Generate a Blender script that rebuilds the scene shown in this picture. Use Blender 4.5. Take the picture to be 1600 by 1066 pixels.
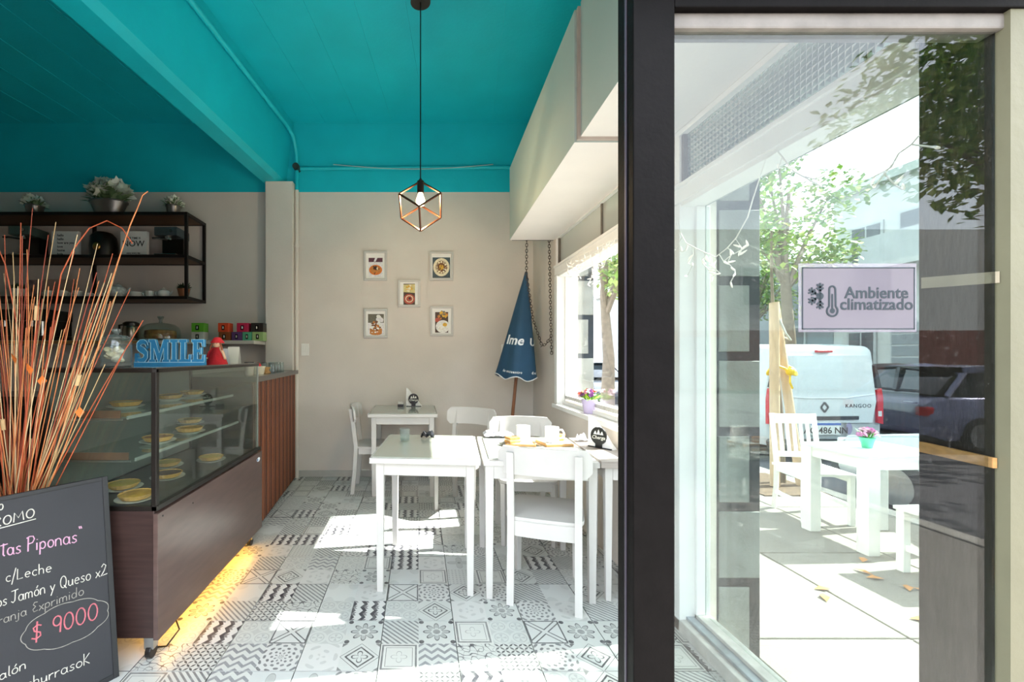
import bpy, bmesh, math, random
from mathutils import Vector, Matrix, Euler
random.seed(7)
for o in list(bpy.data.objects): bpy.data.objects.remove(o)
scene = bpy.context.scene
COL = scene.collection
PI = math.pi
# ------------------------------------------------------------ camera
F, CX, CY, CH = 677.0, 653.0, 556.0, 1.3       # focal length in px, principal point, eye height
cam_d = bpy.data.cameras.new('camera')
cam_d.sensor_fit = 'HORIZONTAL'; cam_d.sensor_width = 36.0
cam_d.lens = F / 1600 * 36.0
cam_d.shift_x = (800 - CX) / 1600; cam_d.shift_y = (CY - 533) / 1600
cam_d.clip_start = 0.02; cam_d.clip_end = 300
cam = bpy.data.objects.new('camera', cam_d); COL.objects.link(cam)
cam.location = (0, 0, CH); cam.rotation_euler = (PI / 2, 0, 0)
scene.camera = cam
# ------------------------------------------------------------ light
SUN_DIR = Vector((-1.03, -0.16, -1.0)).normalized()
wd = bpy.data.worlds.new('sky'); scene.world = wd; wd.use_nodes = True
wn = wd.node_tree.nodes; wl = wd.node_tree.links; wn.clear()
wo = wn.new('ShaderNodeOutputWorld'); wb = wn.new('ShaderNodeBackground')
ws = wn.new('ShaderNodeTexSky'); ws.sky_type = 'NISHITA'; ws.sun_disc = False
ws.sun_elevation = math.radians(46); ws.sun_rotation = math.radians(80); ws.air_density = 1.0; ws.dust_density = 3.0; ws.ozone_density = 1.0
wm = wn.new('ShaderNodeMix'); wm.data_type = 'RGBA'; wm.inputs[0].default_value = 0.6
wm.inputs[7].default_value = (5.2, 5.35, 5.5, 1)
wl.new(ws.outputs[0], wm.inputs[6]); wl.new(wm.outputs[2], wb.inputs[0]); wl.new(wb.outputs[0], wo.inputs[0])
wb.inputs[1].default_value = 0.55
sd = bpy.data.lights.new('sun', 'SUN'); sd.energy = 14.0; sd.angle = math.radians(0.6); sd.color = (1.0, 0.95, 0.87)
sun = bpy.data.objects.new('sun', sd); COL.objects.link(sun); sun.location = (12, 4, 14)
sun.rotation_euler = SUN_DIR.to_track_quat('-Z', 'Y').to_euler()
vs = scene.view_settings
vs.view_transform = 'Standard'; vs.look = 'None'; vs.gamma = 1.0; vs.use_curve_mapping = False
vs.exposure = 1.5

# ------------------------------------------------------------ helpers
def lin(c):
    if isinstance(c, str):
        c = tuple(int(c[i:i+2], 16) for i in (0, 2, 4))
    r = []
    for v in c[:3]:
        v = v / 255.0
        r.append(v / 12.92 if v <= 0.04045 else ((v + 0.055) / 1.055) ** 2.4)
    return (r[0], r[1], r[2], 1.0)
def at(px, py, depth):                # a photo pixel and a distance from the camera plane -> a point
    return Vector(((px - CX) / F * depth, depth, CH - (py - CY) / F * depth))
def on_z(px, py, z):                  # a photo pixel on a horizontal plane
    return at(px, py, F * (CH - z) / (py - CY))
def on_x(px, py, x):
    return at(px, py, F * x / (px - CX))
def on_plane(px, py, p0, n):
    d = Vector(((px - CX) / F, 1.0, -(py - CY) / F)); c = Vector((0, 0, CH))
    t = (p0 - c).dot(n) / d.dot(n)
    return c + d * t

class NX:                              # tiny expression layer over Math nodes
    def __init__(s, nt, sock): s.nt = nt; s.s = sock
    def op(s, o, b=None, c=None):
        n = s.nt.nodes.new('ShaderNodeMath'); n.operation = o
        s.nt.links.new(s.s, n.inputs[0])
        for i, v in ((1, b), (2, c)):
            if v is None: continue
            if isinstance(v, NX): s.nt.links.new(v.s, n.inputs[i])
            else: n.inputs[i].default_value = v
        return NX(s.nt, n.outputs[0])
    def __add__(s, b): return s.op('ADD', b)
    __radd__ = __add__
    def __sub__(s, b): return s.op('SUBTRACT', b)
    def __mul__(s, b): return s.op('MULTIPLY', b)
    __rmul__ = __mul__
    def lt(s, b): return s.op('LESS_THAN', b)
    def gt(s, b): return s.op('GREATER_THAN', b)
    def abs(s): return s.op('ABSOLUTE')
    def fr(s): return s.op('FRACT')
    def sqrt(s): return s.op('SQRT')
    def sin(s): return s.op('SINE')
    def cos(s): return s.op('COSINE')
    def min(s, b): return s.op('MINIMUM', b)
    def max(s, b): return s.op('MAXIMUM', b)
    def atan2(s, b): return s.op('ARCTAN2', b)
    def line(s, w): return s.abs().lt(w)

MATS = {}
def nmat(name):
    m = bpy.data.materials.new(name); m.use_nodes = True
    nt = m.node_tree; bs = nt.nodes.get('Principled BSDF')
    return m, nt, bs
def pm(name, col, rough=0.5, metal=0.0, var=None, bump=None, spec=0.5, emit=None, trans=0.0, stretch=None, col2=None, alpha=None, coat=0.0):
    """procedural material: var=(scale, amount) colour mottling, bump=(scale, strength)"""
    if name in MATS: return MATS[name]
    m, nt, bs = nmat(name)
    c = lin(col)
    bs.inputs['Base Color'].default_value = c
    bs.inputs['Roughness'].default_value = rough; bs.inputs['Metallic'].default_value = metal
    bs.inputs['Specular IOR Level'].default_value = spec
    if coat: bs.inputs['Coat Weight'].default_value = coat
    if trans: bs.inputs['Transmission Weight'].default_value = trans
    if emit: bs.inputs['Emission Color'].default_value = lin(emit[0]); bs.inputs['Emission Strength'].default_value = emit[1]
    if var or bump:
        tc = nt.nodes.new('ShaderNodeTexCoord'); mp = nt.nodes.new('ShaderNodeMapping')
        nt.links.new(tc.outputs['Object'], mp.inputs[0])
        if stretch: mp.inputs['Scale'].default_value = stretch
    if var:
        no = nt.nodes.new('ShaderNodeTexNoise'); no.inputs['Scale'].default_value = var[0]; no.inputs['Detail'].default_value = 5
        nt.links.new(mp.outputs[0], no.inputs[0])
        rp = nt.nodes.new('ShaderNodeValToRGB'); rp.color_ramp.elements[0].position = 0.3; rp.color_ramp.elements[1].position = 0.72
        if col2: a, b = c, lin(col2)
        else: a = tuple(v * (1 - var[1]) for v in c[:3]) + (1,); b = tuple(min(1, v * (1 + var[1] * 0.6)) for v in c[:3]) + (1,)
        rp.color_ramp.elements[0].color = a; rp.color_ramp.elements[1].color = b
        nt.links.new(no.outputs[0], rp.inputs[0]); nt.links.new(rp.outputs[0], bs.inputs['Base Color'])
    if bump:
        nb = nt.nodes.new('ShaderNodeTexNoise'); nb.inputs['Scale'].default_value = bump[0]; nb.inputs['Detail'].default_value = 6
        nt.links.new(mp.outputs[0], nb.inputs[0])
        bp = nt.nodes.new('ShaderNodeBump'); bp.inputs['Strength'].default_value = bump[1]; bp.inputs['Distance'].default_value = 0.01
        nt.links.new(nb.outputs[0], bp.inputs['Height']); nt.links.new(bp.outputs[0], bs.inputs['Normal'])
    MATS[name] = m
    return m
def glass_mat(name, tint='ffffff', refl=1.0, rough=0.0, dirt=0.0, wave=None, haze=0.0, dust='d8dad6'):
    """thin window glass: clear transmission plus fresnel mirror, optional dust"""
    if name in MATS: return MATS[name]
    m, nt, bs = nmat(name); nt.nodes.remove(bs)
    out = nt.nodes.get('Material Output')
    tr = nt.nodes.new('ShaderNodeBsdfTransparent'); tr.inputs[0].default_value = lin(tint)
    gl = nt.nodes.new('ShaderNodeBsdfGlossy'); gl.inputs['Roughness'].default_value = rough; gl.inputs[0].default_value = (refl, refl, refl, 1)
    lw = nt.nodes.new('ShaderNodeLayerWeight'); lw.inputs[0].default_value = 0.5
    fr = NX(nt, lw.outputs['Facing']).op('POWER', 5.0) * 0.9 + 0.042
    mx = nt.nodes.new('ShaderNodeMixShader')
    nt.links.new(fr.s, mx.inputs[0]); nt.links.new(tr.outputs[0], mx.inputs[1]); nt.links.new(gl.outputs[0], mx.inputs[2])
    last = mx
    if wave:
        tc = nt.nodes.new('ShaderNodeTexCoord'); vo = nt.nodes.new('ShaderNodeTexWave')
        vo.inputs['Scale'].default_value = wave; nt.links.new(tc.outputs['Object'], vo.inputs[0])
    if dirt or haze:
        df = nt.nodes.new('ShaderNodeBsdfDiffuse'); df.inputs[0].default_value = lin(dust)
        m2 = nt.nodes.new('ShaderNodeMixShader')
        nt.links.new(mx.outputs[0], m2.inputs[1]); nt.links.new(df.outputs[0], m2.inputs[2])
        tc = nt.nodes.new('ShaderNodeTexCoord'); no = nt.nodes.new('ShaderNodeTexNoise'); no.inputs['Scale'].default_value = 90; no.inputs['Detail'].default_value = 3
        nt.links.new(tc.outputs['Object'], no.inputs[0])
        e = (NX(nt, no.outputs[0]) - 0.62).max(0.0) * (6 * dirt) + haze
        nt.links.new(e.s, m2.inputs[0]); last = m2
    nt.links.new(last.outputs[0], out.inputs[0])
    MATS[name] = m
    return m

class MB:
    """collects shapes, builds ONE mesh object"""
    def __init__(s): s.v = []; s.f = []; s.mi = []; s.k = 0; s.uv = {}
    def mat(s, k): s.k = k; return s
    def add(s, vs, fs):
        b = len(s.v); s.v += [tuple(v) for v in vs]
        for f in fs: s.f.append(tuple(b + i for i in f)); s.mi.append(s.k)
        return s
    def box(s, x0, y0, z0, x1, y1, z1, M=None):
        vs = [Vector(p) for p in ((x0,y0,z0),(x1,y0,z0),(x1,y1,z0),(x0,y1,z0),(x0,y0,z1),(x1,y0,z1),(x1,y1,z1),(x0,y1,z1))]
        if M is not None: vs = [M @ v for v in vs]
        return s.add(vs, [(0,3,2,1),(4,5,6,7),(0,1,5,4),(1,2,6,5),(2,3,7,6),(3,0,4,7)])
    def bar(s, p0, p1, w, d, up=(0,0,1)):
        p0, p1 = Vector(p0), Vector(p1); z = (p1 - p0).normalized()
        x = Vector(up).cross(z)
        if x.length < 1e-4: x = Vector((1,0,0)).cross(z)
        x.normalize(); y = z.cross(x)
        vs = [p + x * (a * w / 2) + y * (b * d / 2) for p in (p0, p1) for a, b in ((-1,-1),(1,-1),(1,1),(-1,1))]
        return s.add(vs, [(3,2,1,0),(4,5,6,7),(0,1,5,4),(1,2,6,5),(2,3,7,6),(3,0,4,7)])
    def cyl(s, p0, p1, r0, r1=None, n=16, caps=True):
        return s.tube([p0, p1], [r0, r0 if r1 is None else r1], n, caps)
    def tube(s, pts, r, n=8, caps=True, closed=False):
        pts = [Vector(p) for p in pts]; m = len(pts)
        rs = r if isinstance(r, (list, tuple)) else [r] * m
        vs = []; px = None
        for i, p in enumerate(pts):
            if closed: t = pts[(i + 1) % m] - pts[i - 1]
            else: t = pts[min(i + 1, m - 1)] - pts[max(i - 1, 0)]
            t.normalize()
            if px is None:
                a = Vector((0,0,1)) if abs(t.z) < 0.9 else Vector((1,0,0)); x = a.cross(t)
            else: x = px - t * px.dot(t)
            if x.length < 1e-6: x = Vector((1,0,0)).cross(t)
            x.normalize(); y = t.cross(x); px = x
            for k in range(n):
                an = 2 * PI * k / n
                vs.append(p + (x * math.cos(an) + y * math.sin(an)) * rs[i])
        fs = []
        for i in range(m if closed else m - 1):
            for k in range(n):
                a = i * n + k; b = i * n + (k + 1) % n; j = ((i + 1) % m) * n
                fs.append((a, b, j + (k + 1) % n, j + k))
        if caps and not closed:
            fs.append(tuple(range(n - 1, -1, -1))); fs.append(tuple((m - 1) * n + k for k in range(n)))
        return s.add(vs, fs)
    def lathe(s, prof, c=(0,0,0), n=24, sx=1.0, sy=1.0):
        c = Vector(c); vs = []; fs = []; m = len(prof)
        for r, z in prof:
            for k in range(n):
                a = 2 * PI * k / n; vs.append(c + Vector((r * math.cos(a) * sx, r * math.sin(a) * sy, z)))
        for i in range(m - 1):
            for k in range(n):
                fs.append((i*n+k, i*n+(k+1)%n, (i+1)*n+(k+1)%n, (i+1)*n+k))
        if prof[0][0] > 1e-5: fs.append(tuple(range(n - 1, -1, -1)))
        if prof[-1][0] > 1e-5: fs.append(tuple((m-1)*n+k for k in range(n)))
        return s.add(vs, fs)
    def prism(s, poly, d0, d1, M=None):
        """polygon in local xz, extruded along y from d0 to d1"""
        n = len(poly); vs = [Vector((x, d0, z)) for x, z in poly] + [Vector((x, d1, z)) for x, z in poly]
        if M is not None: vs = [M @ v for v in vs]
        fs = [tuple(range(n)), tuple(range(2*n-1, n-1, -1))] + [((i+1) % n, i, n+i, n+(i+1) % n) for i in range(n)]
        return s.add(vs, fs)
    def ball(s, c, r, n=12, m=8, sc=(1,1,1)):
        prof = [(max(1e-6, r * math.sin(PI * i / m)), -r * math.cos(PI * i / m)) for i in range(m + 1)]
        c = Vector(c); b = len(s.v); s.lathe(prof, (0,0,0), n)
        for i in range(b, len(s.v)):
            v = s.v[i]; s.v[i] = (c.x + v[0]*sc[0], c.y + v[1]*sc[1], c.z + v[2]*sc[2])
        return s
    def quad(s, a, b, c, d): return s.add([a, b, c, d], [(0,1,2,3)])
    def mesh(s, name, mats, bevel=0.0, smooth=False, seg=2):
        me = bpy.data.meshes.new(name); me.from_pydata(s.v, [], s.f)
        if not isinstance(mats, (list, tuple)): mats = [mats]
        for m in mats: me.materials.append(m)
        me.polygons.foreach_set('material_index', s.mi)
        bm = bmesh.new(); bm.from_mesh(me)
        bmesh.ops.remove_doubles(bm, verts=bm.verts, dist=1e-6)
        bmesh.ops.recalc_face_normals(bm, faces=bm.faces)
        if bevel > 0:
            ed = [e for e in bm.edges if len(e.link_faces) == 2 and e.calc_face_angle(0) > 0.6]
            bmesh.ops.bevel(bm, geom=ed, offset=bevel, segments=seg, affect='EDGES', profile=0.6, clamp_overlap=True)
        bm.to_mesh(me); bm.free()
        if smooth:
            me.polygons.foreach_set('use_smooth', [True] * len(me.polygons))
            try: me.set_sharp_from_angle(angle=math.radians(38))
            except Exception: pass
        me.update()
        return me
    def build(s, name, mats, parent=None, bevel=0.0, smooth=False, seg=2):
        return link(name, s.mesh(name, mats, bevel, smooth, seg), parent)
def link(name, me, parent=None):
    o = bpy.data.objects.new(name, me); COL.objects.link(o)
    if parent is not None: o.parent = parent
    return o
def tag(o, label=None, cat=None, group=None, kind=None):
    if label: o['label'] = label
    if cat: o['category'] = cat
    if group: o['group'] = group
    if kind: o['kind'] = kind
    return o
def thing(name, label, cat, loc=(0,0,0), rz=0.0, group=None):
    o = bpy.data.objects.new(name, None); COL.objects.link(o)
    o.empty_display_size = 0.05; o.location = loc; o.rotation_euler = (0, 0, rz)
    return tag(o, label, cat, group)
def struct(name, mb, mats, label=None, parent=None, **k):
    o = mb.build(name, mats, parent, **k)
    if parent is None: tag(o, label, None, None, 'structure')
    return o
def sroot(name, label):
    o = bpy.data.objects.new(name, None); COL.objects.link(o); o.empty_display_size = 0.05
    return tag(o, label, None, None, 'structure')
CH_IDX = {}
def dup(root, loc, rz=None, label=None, scale=None):
    kids = {}
    for o in COL.objects:
        if o.parent: kids.setdefault(o.parent.name, []).append(o)
    def rec(o, par):
        c = o.copy(); COL.objects.link(c)
        if par is not None: c.parent = par
        for k in kids.get(o.name, []): rec(k, c)
        return c
    r = rec(root, None); r.location = loc
    if rz is not None: r.rotation_euler = (0, 0, rz)
    if scale: r.scale = scale
    if label: r['label'] = label
    return r
def text_mesh(txt, size, ext=0.0005, bold=0.0, shear=0.0, align='CENTER', spacing=1.0):
    cu = bpy.data.curves.new('lettering', 'FONT'); cu.body = txt; cu.size = size; cu.extrude = ext; cu.offset = bold
    cu.shear = shear; cu.align_x = align; cu.space_character = spacing; cu.resolution_u = 3
    t = bpy.data.objects.new('lettering_tmp', cu); COL.objects.link(t)
    dg = bpy.context.evaluated_depsgraph_get(); dg.update()
    me = bpy.data.meshes.new_from_object(t.evaluated_get(dg))
    bpy.data.objects.remove(t); bpy.data.curves.remove(cu)
    return me
def text(txt, size, m, parent, M, name='lettering', **k):
    me = text_mesh(txt, size, **k); me.materials.clear(); me.materials.append(m)
    me.transform(M)
    return link(name, me, parent)
def basis(o, x, y):
    """matrix taking local xy to the directions x and y at origin o"""
    x = Vector(x).normalized(); y = Vector(y).normalized(); z = x.cross(y).normalized()
    return Matrix(((x.x, y.x, z.x, o[0]), (x.y, y.y, z.y, o[1]), (x.z, y.z, z.z, o[2]), (0, 0, 0, 1)))
# ------------------------------------------------------------ room shell
WX, BY, CZ, FY = 1.24, 4.66, 3.8, 0.93      # window wall, back wall, ceiling height, front
LX = -5.2
teal = pm('teal_paint', '06bccc', 0.55, var=(3, .07), bump=(40, .12))
beige = pm('beige_paint', 'dad1c7', 0.7, var=(2.5, .05), bump=(60, .1))
white_p = pm('white_paint', 'efe9e4', 0.55, var=(4, .03), bump=(50, .08))
soffit_bounce_m = pm('soffit_bounce_tint', 'b4c0ba', 0.5, var=(2, .06))  # teal bounce light put into the soffit side colour; undersides stay white
frame_w = pm('window_white', 'efeeea', 0.45, var=(6, .05), bump=(30, .08))
grout = pm('grout', '5c5d5c', 0.85, var=(30, .2))
black_m = pm('black_metal', '0b0909', 0.55, var=(25, .3), bump=(90, .06), spec=.08)
# floor -------------------------------------------------------
floor = struct('floor', MB().box(LX, FY-.2, -.2, WX+.1, BY, -.006), grout, 'patterned ceramic tile floor of the cafe')
def tile_mat(name, fn, light, dark, mid=None):
    m, nt, bs = nmat(name)
    uvn = nt.nodes.new('ShaderNodeUVMap'); sp = nt.nodes.new('ShaderNodeSeparateXYZ'); nt.links.new(uvn.outputs[0], sp.inputs[0])
    u, v = NX(nt, sp.outputs[0]), NX(nt, sp.outputs[1])
    e = fn(u, v)
    no = nt.nodes.new('ShaderNodeTexNoise'); no.inputs['Scale'].default_value = 30; no.inputs['Detail'].default_value = 5
    tc = nt.nodes.new('ShaderNodeTexCoord'); nt.links.new(tc.outputs['Object'], no.inputs[0])
    wear = NX(nt, no.outputs[0]) * .9 + .5
    e = (e.min(1.0) * wear).min(1.0).max(0.0)
    mx = nt.nodes.new('ShaderNodeMix'); mx.data_type = 'RGBA'
    mx.inputs[6].default_value = lin(light); mx.inputs[7].default_value = lin(dark); nt.links.new(e.s, mx.inputs[0])
    nt.links.new(mx.outputs[2], bs.inputs['Base Color'])
    bs.inputs['Roughness'].default_value = 0.32; bs.inputs['Specular IOR Level'].default_value = 0.45
    return m
def pol(u, v):
    p, q = u - .5, v - .5
    return p, q, (p*p + q*q).sqrt(), q.atan2(p)
def t_cubes(u, v):
    z = ((v * 3).fr() - .5).abs() * .66
    a = (u * 3 + z).fr()
    return a.lt(.36) + (a.gt(.36) * a.lt(.62)) * .75 * (v * 3 + .25).fr().lt(.5)
def t_petal(u, v):
    p, q = (u * 4).fr() - .5, (v * 4).fr() - .5
    d = (p.abs() - q.abs()).abs(); s = (p.abs() + q.abs() - .5).abs()
    return d.lt((s * -1 + .5) * .35)
def t_stripe(u, v): return ((u + v) * 6).fr().lt(.42)
def t_chev(u, v): return (((u * 3).fr() - .5).abs() * 1.2 + v * 4).fr().lt(.42)
def t_cross(u, v):
    p, q, r, a = pol(u, v)
    d1, d2 = (p - q).abs(), (p + q).abs(); m = d1.min(d2)
    return (m - .09).line(.025) + (p.abs().max(q.abs()) - .47).line(.02)
def t_rose(u, v):
    p, q, r, a = pol(u, v)
    k = (a * 4).cos().abs()
    f = r - (k * .22 + .14)
    return f.line(.02) + (r.lt(.1) * .6) + ((p.abs() - .42) * (p.abs() - .42) + (q.abs() - .42) * (q.abs() - .42)).sqrt().lt(.07) + f.lt(0) * r.gt(.16) * .35
def t_frame(u, v):
    p, q, r, a = pol(u, v); m = p.abs().max(q.abs())
    return (m - .43).line(.025) + (m - .34).line(.008) + ((r - ((a * 2).cos().abs() * .14 + .06)).line(.012)) * .6
def t_diam(u, v):
    p, q, r, a = pol(u, v); m = p.abs() + q.abs()
    return (m - .36).line(.03) + (r - ((a * 2).cos().abs() * .16 + .04)).line(.02) + (m - .5).line(.01) + m.gt(.86) * .8
def t_small(u, v):
    p, q = (u * 2).fr() - .5, (v * 2).fr() - .5
    r = (p*p + q*q).sqrt(); a = q.atan2(p)
    return (r - .36).line(.03) * .6 + (r.lt(.28) * (a * 4).cos().gt(.2)) * .6 + (r.gt(.52)) * .4
def t_star(u, v):
    p, q, r, a = pol(u, v)
    return (r - ((a * 4).cos() * .14 + .28)).lt(0) * .35 + (r - ((a * 4).cos() * .14 + .28)).line(.012) * .7 + r.lt(.06)
def t_vine(u, v):
    w = (u * 19).sin() * .5 + (v * 19).cos() * .5; w2 = ((u + v) * 17).sin() * .6 + ((u - v) * 17).cos() * .4
    return (w + w2).line(.16) + (w - w2).line(.08) * .7
def t_lace(u, v):
    p, q, r, a = pol(u, v)
    return ((r * 34).sin() * (a * 8).cos()).gt(.35) * .9
def t_plain(u, v):
    p, q, r, a = pol(u, v)
    return ((r * 20).sin() * (a * 3).cos()).gt(.5) * .35
def t_dots(u, v):
    p, q = (u * 8).fr() - .5, (v * 8).fr() - .5
    return (p.abs() + q.abs()).lt(.3) * .55
def t_cloud(u, v): return ((u * 9).sin() + (v * 7).cos()).gt(.9) * .22
LG = 'bfc2bd'
TM = [tile_mat('tile_' + n, f, l, d) for n, f, l, d in (
    ('cubes', t_cubes, 'cdcdc9', '434248'), ('petal', t_petal, LG, '4b4c4e'), ('stripe', t_stripe, LG, '77797a'), ('chevron', t_chev, LG, '85878a'),
    ('cross', t_cross, 'c4c6c2', '58595a'), ('rosette', t_rose, LG, '4c4c4f'), ('frame', t_frame, 'c6c7c1', '777877'), ('diamond', t_diam, LG, '48484a'),
    ('circles', t_small, LG, '9c9f9e'), ('star', t_star, 'bcc0bd', '7d7f7c'), ('vine', t_vine, LG, '555558'), ('lace', t_lace, 'c2c3bf', '68696b'),
    ('plain', t_plain, 'c5c6c2', '8c8f8d'), ('dots', t_dots, 'bdc0bb', '7a7d7c'), ('cloud', t_cloud, 'c5c8c4', '8f9391'))]
WT = [7, 4, 3, 3, 3, 5, 4, 5, 4, 4, 4, 4, 4, 2, 3]
TS = 0.34
rt = random.Random(11)
ix0, ix1 = -4, 5
for i in range(ix0, ix1):
    for j in range(-3, 9):
        x0 = -.167 + i * TS; y0 = 1.785 + j * TS
        x1 = min(x0 + TS, WX - .001); y1 = min(y0 + TS, BY - .001); y0 = max(y0, FY - .19)
        if x1 - x0 < .02 or y1 - y0 < .02: continue
        g = .002
        ids = []
        while len(ids) < 4:
            c = rt.choices(range(len(TM)), WT)[0]
            if c not in ids: ids.append(c)
        vs = []; fs = []; mi = []; uvs = []
        fx0, fy0 = -.167 + i * TS, 1.785 + j * TS
        for k, (a, b) in enumerate(((0,0),(1,0),(0,1),(1,1))):
            cx0 = max(fx0 + a * TS / 2, x0 + g); cx1 = min(fx0 + (a + 1) * TS / 2, x1 - g)
            cy0 = max(fy0 + b * TS / 2, y0 + g); cy1 = min(fy0 + (b + 1) * TS / 2, y1 - g)
            if cx1 - cx0 < .004 or cy1 - cy0 < .004: continue
            n = len(vs); q = [(cx0,cy0),(cx1,cy0),(cx1,cy1),(cx0,cy1)]
            vs += [(x, y, 0) for x, y in q] ; fs.append((n, n+1, n+2, n+3)); mi.append(k)
            uvs += [((x - fx0 - a * TS / 2) / (TS / 2), (y - fy0 - b * TS / 2) / (TS / 2)) for x, y in q]
        n = len(vs); q = [(x0+g,y0+g),(x1-g,y0+g),(x1-g,y1-g),(x0+g,y1-g)]
        vs += [(x, y, 0) for x, y in q] + [(x, y, -.006) for x, y in q]
        for k in range(4): fs.append((n+4+k, n+4+(k+1)%4, n+(k+1)%4, n+k)); mi.append(0); uvs += [(.02,.02)] * 4
        me = bpy.data.meshes.new('tile'); me.from_pydata(vs, [], fs)
        for c in ids: me.materials.append(TM[c])
        me.polygons.foreach_set('material_index', mi)
        ul = me.uv_layers.new(name='UVMap')
        for k, uvv in enumerate(uvs): ul.data[k].uv = uvv
        link('tile', me, floor)
# ceiling ------------------------------------------------------
ceil = struct('ceiling', MB().box(LX, .7, CZ, WX+.2, BY+.15, CZ+.2), teal, 'turquoise painted ceiling')
BD = 0.109                                   # the beam runs slightly askew of the room
for k in range(16):
    xb = -4.6 + k * .36
    if xb > 1.1 : continue
    p = [(xb + BD * (y - BY), y) for y in (.94, BY - .01)]
    if p[0][0] < LX + .05: continue
    MB().bar((p[0][0], p[0][1], CZ - .002), (p[1][0], p[1][1], CZ - .002), .010 + .006 * (k % 3), .008).build('formwork_ridge', teal, ceil)
# walls --------------------------------------------------------
wb_ = MB().box(LX-.15, BY, -.2, WX+.2, BY+.15, 3.06).mat(1).box(LX-.15, BY, 3.06, WX+.2, BY+.15, CZ)
struct('wall_back', wb_, [beige, teal], 'beige back wall with a turquoise band above')
struct('wall_left', MB().box(LX-.15, .75, -.2, LX, BY, 3.06).mat(1).box(LX-.15, .75, 3.06, LX, BY, CZ), [beige, teal], 'beige side wall at the far left of the room')
struct('wall_front', MB().box(LX-.15, .75, -.2, -1.5, FY, CZ).box(-1.5, .75, 2.4, WX+.2, FY, CZ).box(.448, .80, 2.14, WX+.2, FY-.03, 2.4), pm('facade_grey', '565250', .7, var=(4,.1), bump=(40,.2)), 'grey front wall around the entrance')
wr = MB()
wr.box(WX, 2.09, -.2, WX+.2, 2.28, 2.37)                         # pier between windows
wr.box(WX, 2.28, -.2, WX+.2, 3.90, .86)                          # under the far window
wr.box(WX, 3.90, -.2, WX+.2, BY, 2.37)                           # corner
wr.box(WX, .95, 2.37, WX+.2, BY, 3.06)
wr.mat(1).box(WX, .95, 3.06, WX+.2, BY, CZ).mat(0)
wr.box(WX+.06, 1.07, -.2, WX+.2, 2.09, .0)
struct('wall_right', wr, [beige, teal], 'beige window wall facing the street')
struct('baseboard_back', MB().box(-1.3, BY-.014, 0, WX, BY, .07), pm('grey_skirting', 'b9b6ae', .5, var=(8, .1)), 'low grey skirting along the back wall', bevel=.003)
# beam, pillar, soffit
def skew(poly, y0, y1):
    mb = MB(); n = len(poly)
    vs = [(x + BD * (y0 - BY), y0, z) for x, z in poly] + [(x + BD * (y1 - BY), y1, z) for x, z in poly]
    return mb.add(vs, [tuple(range(n)), tuple(range(2*n-1, n-1, -1))] + [((i+1) % n, i, n+i, n+(i+1) % n) for i in range(n)])
struct('trim_1', skew([(-1.624,3.13),(-1.47,3.13),(-1.415,3.165),(-1.335,3.8),(-1.624,3.8)], .93, BY), teal, 'turquoise ceiling beam running toward the back wall')
struct('trim_2', MB().box(-1.60, 4.54, 0, -1.312, BY, 3.13), beige, 'beige pillar under the turquoise ceiling beam', bevel=.006)
so = MB()
def soff(y0, x0, y1, x1, z0, z1):
    return MB().add([(x0,y0,z0),(WX,y0,z0),(WX,y1,z0),(x1,y1,z0),(x0,y0,z1),(WX,y0,z1),(WX,y1,z1),(x1,y1,z1)],
                    [(0,3,2,1),(4,5,6,7),(0,1,5,4),(1,2,6,5),(2,3,7,6),(3,0,4,7)])
def soffit(n, mb, label):
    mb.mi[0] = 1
    return struct(n, mb, [soffit_bounce_m, white_p], label)
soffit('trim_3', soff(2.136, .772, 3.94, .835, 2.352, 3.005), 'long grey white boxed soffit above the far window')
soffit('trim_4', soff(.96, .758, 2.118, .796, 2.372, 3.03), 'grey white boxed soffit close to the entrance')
struct('trim_5', soff(2.118, .782, 2.136, .782, 2.36, 3.01), pm('soffit_joint', 'b9aaa0', .6, var=(10,.1)), 'thin brownish joint strip between the two soffit boxes')
# windows ------------------------------------------------------
pane_m = glass_mat('window_glass', 'eef2f3', dirt=.04, haze=.004)
prism_m, nt, bs = nmat('ribbed_glass'); bs.inputs['Base Color'].default_value = lin('93a59c'); bs.inputs['Roughness'].default_value = .15
bs.inputs['Transmission Weight'].default_value = .72; bs.inputs['IOR'].default_value = 1.35
rail_m = pm('weathered_rail', 'c9c7c0', .5, var=(14, .22), bump=(40, .15))
seal_m = pm('dark_seal', '6d655b', .6, var=(20, .2))
def ribbed(x, y0, y1, z0, z1, s=.021):
    mb = MB(); ny = max(1, int((y1 - y0) / s)); nz = max(1, int((z1 - z0) / s)); dy = (y1 - y0) / ny; dz = (z1 - z0) / nz
    for i in range(ny):
        for j in range(nz):
            a, b = y0 + i * dy, z0 + j * dz
            mb.add([(x,a,b),(x,a+dy,b),(x,a+dy,b+dz),(x,a,b+dz),(x-.006,a+dy/2,b+dz/2)], [(0,1,4),(1,2,4),(2,3,4),(3,0,4)])
    mb.quad((x+.004,y0,z0),(x+.004,y1,z0),(x+.004,y1,z1),(x+.004,y0,z1))
    return mb
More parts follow.
